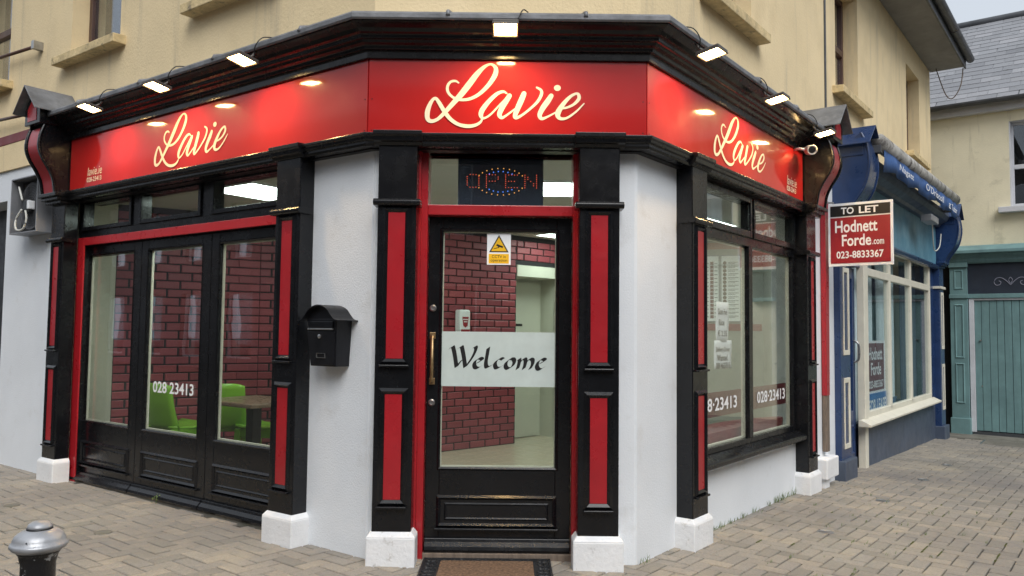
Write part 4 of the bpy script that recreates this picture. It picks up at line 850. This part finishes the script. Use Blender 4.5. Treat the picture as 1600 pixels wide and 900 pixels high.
MB(FR).box(3.42, 3.80, -.06, .05, mbz+.08, mbz+.27).build('lid', 'plinth', mtb, .012); MB(FR).box(3.45, 3.6, -.03, .05, mbz-.02, mbz+.09).build('foot', 'plinth', mtb, .006)

# ================================================================== BLUE SHOP IN ITS YELLOW HOUSE
yh = root('yellow_house', 'yellow rendered house above the blue shop with deep grey eaves', 'building', FR @ Matrix.Translation((6.8, .1, -.1)))
MB(FR).wall(3.905, 9.68, 2.9, 5.6, Y+.004, Y+.34, [(4.3, 5.22, 3.95, 5.22), (7.86, 8.78, 3.95, 5.22)]).build('upper_wall', 'yellow', yh)
MB(FR).box(9.66, 9.68-.002, Y+.3, 6, -.3, 5.6).build('side_wall', 'yellow', yh)
MB(FR).box(3.88, 3.92, Y-.012, Y+.02, 3.25, 5.6).build('joint_strip', 'gutter', yh)
for a, b in ((4.3, 5.22), (7.86, 8.78)): sash(FR, a, b, 3.95, 5.22, Y+.16, yh, bar=.5, curt=a < 5); sill(FR, a-.12, b+.2, 3.95, yh)
MB(FR).box(3.9, 9.72, -.42, Y, 5.585, 5.605).build('soffit', 'soffit', yh); MB(FR).box(3.9, 9.72, -.445, -.42, 5.55, 5.72).build('fascia_board', 'gutter', yh, .004)
gt = [(-.445-.055+.06*math.cos(a), 5.70+.06*math.sin(a)) for a in [math.pi+math.pi*k/8 for k in range(9)]]
MB(FR).prism(gt, 3.9, 9.76, 'x').build('gutter', 'gutter', yh)
for x in (5.2, 6.7, 8.2): MB(FR).prism([(y*1.0+(y+.5)*.12, 5.70+(z-5.70)*1.14) for y, z in gt], x, x+.05, 'x').build('gutter_joint', 'gutter', yh)
MB(FR).prism([(-.5, 5.70), (-.5, 5.74), (3.5, 8.4), (3.5, 8.3)], 3.9, 9.76, 'x').build('roof', 'slate', yh)  # unseen roof slope, added to keep the sun out
MB(FR).tube(spline([(9.55, -.05, 5.58), (9.72, -.15, 5.2), (9.74, -.25, 5.12), (9.74, -.36, 5.3), (9.74, -.40, 5.58)], 8), .008, 6).build('loose_cable', 'wood', yh, smooth=True)
bs_ = root('blue_shopfront', 'navy blue and cream vacant shopfront with grey stall riser', 'shopfront', FR @ Matrix.Translation((6.8, 0, -.15)))
g1, g2 = gz(FR, 4.3, 0), gz(FR, 9.7, 0)
for x0, x1, gq, yq in ((4.05, 4.42, g1, -.02), (9.55, 9.9, g2, -.04)):
    p = MB(FR).box(x0, x1, yq, .14, gq+.1, 2.6).build('pilaster', 'blue', bs_, .006)
    for a, b in ((1.16, 2.05), (.22, .93)): MB(FR).rect_frame(x0+.1, x1-.06, a, b, .02, .05, .05, .05, yq-.012, yq+.001).build('panel_trim', 'cream_paint', p, .004)
    MB(FR).box(x0-.03, x1+.05, yq-.045, .14, gq-.1, gq+.2).build('plinth', 'slate_paint', p, .01); MB(FR).box(x0-.02, x1+.02, yq-.03, .13, 2.10, 2.14).build('capital', 'cream_paint' if x0 > 9 else 'blue', p, .005)
CP = [(-.235, 3.33), (-.29, 3.2), (-.31, 3.05), (-.30, 2.92), (-.26, 2.78), (-.19, 2.67), (-.13, 2.58), (-.10, 2.48)]
console(FR, 4.04, 4.42, 1, bs_, CP, 'blue', 'blue', 0.05, 'blue'); console(FR, 9.55, 9.9, 1, bs_, CP, 'blue', 'blue', 0.0, 'blue')
wf = MB(FR); wf.rect_frame(5.28, 9.2, .40, 2.46, .12, .10, .10, .05, .03, .10)
for x in (6.46, 7.72): wf.box(x, x+.1, .0305, .0995, .45, 2.42)
wf.box(5.35, 9.15, .031, .099, 2.045, 2.135); wf.box(5.17, 5.3, .02, .1, -.2, 2.6); wf = wf.build('shop_window', 'cream_paint', bs_, .006)
for a, b in ((5.40, 6.46), (6.56, 7.72), (7.82, 9.10)):
    for c, d in ((.5, 2.045), (2.135, 2.41)): MB(FR).box(a, b, .06, .066, c, d).build('pane', 'glass_shop', wf)
MB(FR).prism([(.06, .43), (.06, .36), (-.07, .36), (-.075, .385), (.03, .435)], 5.02, 9.35, 'x').build('window_sill', 'cream_paint', bs_, .005)
MB(FR).box(5.3, 9.56, .05, .14, -.5, .37).build('stall_riser', 'slate_paint', bs_); MB(FR).box(9.14, 9.56, .05, .16, .37, 2.6).build('side_board', 'blue', bs_); MB(FR).box(4.4, 5.2, .06, .16, 2.12, 2.6).build('door_head', 'blue', bs_); MB(FR).box(5.1, 9.56, .033, .16, 2.45, 2.62).build('window_head', 'blue', bs_)
dd_ = MB(FR); dd_.rect_frame(4.44, 5.16, gz(FR, 4.8, 0)+.01, 2.11, .1, .1, .62, .12, .12, .165); dd_.box(4.76, 4.84, .1205, .164, .4, 2.02); dd_ = dd_.build('shop_door', 'blue', bs_, .005)
for a, b in ((4.54, 4.76), (4.84, 5.06)): MB(FR).box(a, b, .14, .146, .5, 2.0).build('pane', 'glass_up', dd_); MB(FR).ring(a, b, .06, .38, .03, .108, .12).build('panel_moulding', 'blue', dd_)
MB(FR).tube(spline([(5.1, .12, 1.30), (5.1, .07, 1.27), (5.1, .06, 1.18), (5.1, .07, 1.09), (5.1, .12, 1.06)], 5), .012, 8).build('door_handle', 'metal', dd_, smooth=True)
MB(FR).box(4.92, 4.97, .1385, .14, .55, .85).build('keypad_label', 'white_vinyl', dd_)
fb = MB(FR).box(4.42, 9.55, .0, .06, 2.45, 3.06).build('fascia_board', 'ltblue', bs_); MB(FR).prism([(0., 3.06), (-.06, 3.06), (-.08, 3.10), (-.16, 3.14), (-.2, 3.2), (-.2, 3.26), (.06, 3.36), (.06, 3.06)], 4.42, 9.55, 'x').build('cornice', 'slate_paint', bs_, .005); MB(FR).prism([(.01, 2.40), (-.03, 2.41), (-.045, 2.44), (-.045, 2.46), (.01, 2.48)], 4.42, 9.55, 'x').build('fascia_moulding', 'blue', bs_)
MB(FR).box(4.42, 9.6, .75, .8, -.3, 2.6).build('interior_backdrop', mat('vacant_interior', (.17, .20, .21), .8, var=.2, vs_=1), bs_); MB(FR).box(5.3, 9.6, .14, .8, .3, .36).build('window_bed', 'slate_paint', bs_)
for (x0, x1, m_) in ((5.45, 6.4, 'curtain'), (6.6, 7.6, 'curtain'), (8.0, 9.1, 'slate_paint')):
    n = 24; vs_ = []
    for k in range(n+1): xx = x0+(x1-x0)*k/n; vs_ += [(xx, .22+.02*math.sin(k*1.9), .36), (xx, .22+.02*math.sin(k*1.9), 2.42)]
    MB(FR).add(vs_, [(2*k, 2*k+2, 2*k+3, 2*k+1) for k in range(n)]).build('curtain', mat('pale_curtain', (.66, .75, .77), .8) if m_ == 'curtain' else m_, bs_, smooth=True)
fls = root('for_lease_board', 'maroon and blue FOR LEASE board propped inside the blue shop window', 'sign', FR @ Matrix.Translation((6., .2, .5)))
MB(FR).box(5.56, 6.44, .085, .1, .42, 1.30).build('board', 'white_vinyl', fls); MB(FR).box(5.58, 6.36, .082, .086, .71, 1.27).build('maroon_field', mat('maroon_print', (.15, .022, .035), .5), fls); MB(FR).box(5.54, 6.46, .080, .0855, .40, .68).build('blue_field', 'print_blue', fls)
text('Hodnett', FR, 5.60, 6.26, 1.07, 1.22, .080, 'white_vinyl', fls, bold=.02); text('Forde', FR, 5.70, 6.20, .89, 1.04, .080, 'white_vinyl', fls, bold=.02); text('023-8833367', FR, 5.60, 6.31, .74, .83, .080, 'white_vinyl', fls, bold=.02); text('FOR LEASE', FR, 5.58, 6.41, .46, .61, .078, 'white_vinyl', fls, bold=.02)
tl2 = root('to_let_card', 'small blue TO LET card lying in the middle blue shop window', 'sign', FR @ Matrix.Translation((7., .13, .45)))
MB(FR).prism([(6.6, .42), (7.12, .42), (7.3, .56), (6.6, .56)], .13, .14, 'y').build('card', mat('dark_blue_card', (.02, .07, .16), .5), tl2); text('TO LET', FR, 6.66, 7.1, .455, .53, .128, 'print_blue', tl2)
aw = root('rolled_awning', 'rolled up dirty awning with faded blue lettered valance over the blue shop', 'awning', FR @ Matrix.Translation((6.6, -.3, 3.1)))
MB(FR).tube([(4.35, -.33, 3.33), (9.1, -.33, 3.40)], .085, 20).build('cloth_roll', 'awn_roll', aw, smooth=True)
n = 60; vs_ = []
for k in range(n+1):
    x = 4.42+4.55*k/n; t = k/n; low = 3.03+.06*t+.055*abs(math.sin(t*math.pi*4.))+(.06 if .62 < t < .72 else 0); y_ = -.36+.02*math.sin(k*.8)
    vs_ += [(x, -.37, 3.27+.07*t), (x, y_-.012, (3.27+low)/2+.03*t), (x, y_, low)]
MB(FR).add(vs_, [(3*k+j, 3*k+3+j, 3*k+4+j, 3*k+1+j) for k in range(n) for j in range(2)]).build('valance', 'awn', aw, smooth=True).modifiers.new('solid', 'SOLIDIFY').thickness = .004
for s_, x0, x1, z0 in (("Nagatt", 5.0, 5.75, 3.125), ("O'Driscoll", 6.5, 7.75, 3.16), ('at', 8.15, 8.3, 3.15), ('Tudor', 8.38, 8.85, 3.15)): text(s_, FR, x0, x1, z0, z0+.09, -.40, 'white_vinyl', aw, shear=.1, bold=.01)
for x in (4.38, 9.08): MB(FR).box(x-.04, x+.04, -.36, .06, 3.22, 3.30).build('arm_bracket', 'gutter', aw, .004)
fx = root('old_floodlight', 'old grey floodlight with dangling cable under the awning', 'lamp', FR @ Matrix.Translation((7.7, -.2, 2.9)))
MB(FR).box(7.45, 7.95, -.30, -.16, 2.90, 2.99).build('casing', 'zinc', fx, .01); MB(FR).tube(spline([(7.95, -.22, 2.92), (8.1, -.2, 2.70), (8.35, -.18, 2.58), (8.6, -.2, 2.66), (8.75, -.2, 2.86)], 6), .008, 6).build('cable', 'wcable', fx, smooth=True)

# ================================================================== TEAL BUILDING AT THE END
tg = -.21
tb_ = root('teal_building', 'drab rendered house with slate roof and faded teal shopfront closing the lane', 'building', FT @ Matrix.Translation((1.5, 0, tg)))
MB(FT).wall(-3.5, 7.0, 2.75, 5.2, .05, .4, [(.88, 1.85, 3.5, 4.92), (3.6, 4.6, 3.5, 4.92)]).build('upper_wall', 'drab', tb_)
MB(FT).box(-3.5, -.01, .06, .4, -.5, 2.75).build('lower_wall', 'black_soft', tb_)
MB(FT).box(2.59, 7.0, .06, .4, -.5, 2.75).build('lower_wall', 'drab', tb_)
for a in (.88, 3.6):
    s_ = sash(FT, a, a+.97, 3.5, 4.92, .16, tb_, 'flaky', .47, 'dark_room', True); MB(FT).rect_frame(a-.04, a+1.01, 3.46, 4.95, .06, .06, .02, .04, .06, .2).build('box_frame', 'flaky', tb_, .004); sill(FT, a-.16, a+1.1, 3.5, tb_, .14, .05, .1, 'flaky')
tp = MB(FT).box(-.01, .25, -.06, .1, tg, 2.6).build('pilaster', 'teal', tb_, .006)
for a, b in ((.25, .92), (1.0, 1.90), (2.15, 2.48)): MB(FT).ring(.05, .19, a, b, .03, -.075, -.06).build('panel_moulding', 'teal', tp)
MB(FT).box(-.03, .27, -.1, .1, tg-.1, tg+.22).build('plinth', 'teal', tp, .01); MB(FT).box(-.02, .26, -.085, .1, 2.0, 2.07).build('capital', 'teal', tp, .006); MB(FT).box(-.02, .26, -.10, .1, 2.52, 2.60).build('capital', 'teal', tp, .006)
MB(FT).prism([(.1, 2.58), (-.06, 2.58), (-.09, 2.62), (-.09, 2.66), (-.15, 2.72), (-.22, 2.74), (-.22, 2.79), (-.1, 2.87), (.1, 2.90)], -.12, 3.2, 'x').build('cornice', 'teal', tb_, .006)
MB(FT).box(.25, 3.2, .0, .1, 2.07, 2.58).build('sign_board', 'teal_dark', tb_); MB(FT).box(.25, 3.2, -.03, .1, 2.0, 2.072).build('rail', 'teal', tb_, .005)
o_ = MB(FT)
for sg in (-1, 1):
    o_.tube([(.86+sg*x, -.006, z) for x, z in spline([(.0, 2.21), (.06, 2.28), (.13, 2.33), (.20, 2.32), (.23, 2.26), (.20, 2.21), (.15, 2.22), (.135, 2.26), (.165, 2.28)], 5)], .007, 6); o_.tube([(.86+sg*x, -.006, z) for x, z in spline([(.0, 2.23), (.028, 2.29), (.0, 2.34)], 4)], .006, 6)
o_.build('scroll_ornament', mat('grey_ornament', (.25, .26, .33), .5), tb_, smooth=True)
jf = MB(FT); jf.box(.26, .335, -.01, .1, tg, 2.0).box(.335, 2.6, -.008, .1, 1.965, 2.0).box(2.53, 2.6, -.01, .1, tg, 1.965); jf.build('door_frame', 'flaky', tb_, .005)
pd = MB(FT).box(.335, 2.53, .04, .09, tg+.01, 1.965).build('plank_door', 'teal_dark', tb_)
x = .338
while x < 2.5:
    wd = random.uniform(.098, .118); wd = min(wd, 2.528-x); MB(FT).box(x, x+wd-.006, .015, .041, tg+.02+random.uniform(0, .008), 1.96).build('plank', 'teal', pd, .004); x += wd
MB(FT).lathe([(.016, 0), (.016, -.02), (.012, -.04)], (.42, .015, 1.3), 14, 'y').build('lock', 'metal', pd); MB(FT).lathe([(.012, 0), (.010, -.015)], (.43, .015, .55), 12, 'y').build('lock', 'metal', pd)
MB(FT).box(-3.5, 7, -.06, .06, 5.10, 5.24).build('eaves_board', 'flaky', tb_, .006); MB(FT).prism([(-.19+.065*math.cos(a), 5.27+.065*math.sin(a)) for a in [math.pi+math.pi*k/8 for k in range(9)]], -3.5, 7, 'x').build('gutter', 'gutter', tb_)
# slate roof: every slate its own piece
ra = math.atan2(2.35, 3.1); SW = FT @ Matrix.Translation((0, -.2, 5.27)) @ Matrix.Rotation(ra, 4, 'X')
rf = MB(SW).box(-3.5, 7, 0, 3.95, -.05, 0.).build('roof', 'gutter', tb_); MB(SW).tube([(-3.5, 3.95, .03), (7, 3.95, .03)], .07, 10).build('ridge_tile', 'gutter', rf, smooth=True)
sme = bpy.data.meshes.new('slate'); a, b, c = .147, .21, .007
RW = WM[tb_].inverted()
sme.from_pydata([(-a, 0, 0), (a, 0, 0), (a, 2*b, 0), (-a, 2*b, 0), (-a, 0, c), (a, 0, c), (a, 2*b, c), (-a, 2*b, c)], [], [(4, 5, 6, 7), (0, 1, 5, 4), (1, 2, 6, 5), (2, 3, 7, 6), (3, 0, 4, 7)]); sme.materials.append(M['slate'])
srest = MB(); rnd = []
for r_ in range(20):
    for k in range(-11, 23):
        x = k*.30+(.15 if r_ % 2 else 0); y_ = -.03+r_*.195
        W_ = SW @ Matrix.Translation((x+random.gauss(0, .004), y_+random.gauss(0, .004), .012)) @ Matrix.Rotation(rad(-2.0)+random.gauss(0, .004), 4, 'X') @ Matrix.Rotation(random.gauss(0, .01), 4, 'Z')
        if -1.7 < x < 2.6:
            o = bpy.data.objects.new('slate', sme); COL.objects.link(o); o.parent = rf; o.matrix_local = RW @ W_
        else:
            n = len(srest.v); srest.v += [W_ @ v.co for v in sme.vertices]; srest.f += [tuple(i+n for i in p.vertices) for p in sme.polygons]; rnd += [random.random()]*8
ro = srest.build('slate', 'slate', rf); ro.data.attributes.new('rnd', 'FLOAT', 'POINT').data.foreach_set('value', rnd); ro['kind'] = 'stuff'
MB(SW).box(-3.5, 7, 3.95, 3.96, -3, 0).build('roof_back', 'gutter', rf)
# concrete apron before the teal door, with a manhole cover
apz = [(x, y) for x, y in ((9.95, .3), (10.95, .3), (10.95, -6), (9.95, -6))]
am = MB(); am.add([tuple((FR @ Vector((x, y, 0))).xy)+(gz(FR, x, y)+.004,) for x, y in apz]+[tuple((FR @ Vector((x, y, 0))).xy)+(gz(FR, x, y)-.08,) for x, y in apz], [(0, 3, 2, 1), (0, 1, 5, 4), (1, 2, 6, 5), (2, 3, 7, 6), (3, 0, 4, 7)]); tag(am.build('concrete_apron', 'concrete'), kind='structure')
mh = root('manhole_cover', 'square paver filled manhole cover set before the teal plank door', 'manhole', Matrix.Translation(FR @ Vector((9.6, -.95, gz(FR, 9.6, -.95)))))
zz = gz(FR, 9.6, -.95); MB(FR).box(9.25, 9.95, -1.4, -.55, zz-.02, zz+.006).build('frame', 'metal', mh); MB(FR).box(9.28, 9.92, -1.37, -.58, zz, zz+.009).build('lid', 'concrete', mh)

# ================================================================== STREET BEHIND THE CAMERA (seen only in the glass and sign reflections)
def terrace(F, x0, x1, h, m, lab, name='terrace_house'):
    r = root(name, lab, 'building', F @ Matrix.Translation(((x0+x1)/2, 0, 0))); holes = []
    k = x0+.8
    while k < x1-1.6: holes += [(k, k+1., 3.4, 5.0), (k-.1, k+1.2, .5, 2.4)]; k += 2.3
    MB(F).wall(x0, x1, -.5, h, 0, .3, holes).build('wall', m, r)
    for q in holes: MB(F).box(q[0], q[1], .2, .206, q[2], q[3]).build('pane', 'glass_up', r); MB(F).rect_frame(*q, .05, .05, .05, .05, .15, .22).build('window_frame', 'flaky', r); MB(F).box(q[0]-.1, q[1]+.1, .6, .62, q[2]-.1, q[3]+.1).build('room_backdrop', 'dark_room', r)
    MB(F).prism([(-.3, h-.02), (0, h-.02), (3, h+2.2), (3, h+2.35), (-.3, h+.1)], x0, x1, 'x').build('roof', 'slate', r)
terrace(frame(0, -11.5, 180), -9, 0, 5.8, 'opp', 'grey terrace house across the street behind the photographer, reflected in the glass'); terrace(frame(0, -11.55, 180), -.03, 9, 6.3, 'opp2', 'brown terrace house across the street behind the photographer, reflected in the glass')
terrace(FR @ frame(2, -9.5, 180), -7, 6, 5.6, 'opp', 'grey house on the far side of the lane, reflected in the short side window')
terrace(FL @ frame(-2, -10, 180), -8, 30, 5.6, 'opp2', 'brown house on the far side of the street, reflected in the folding doors')
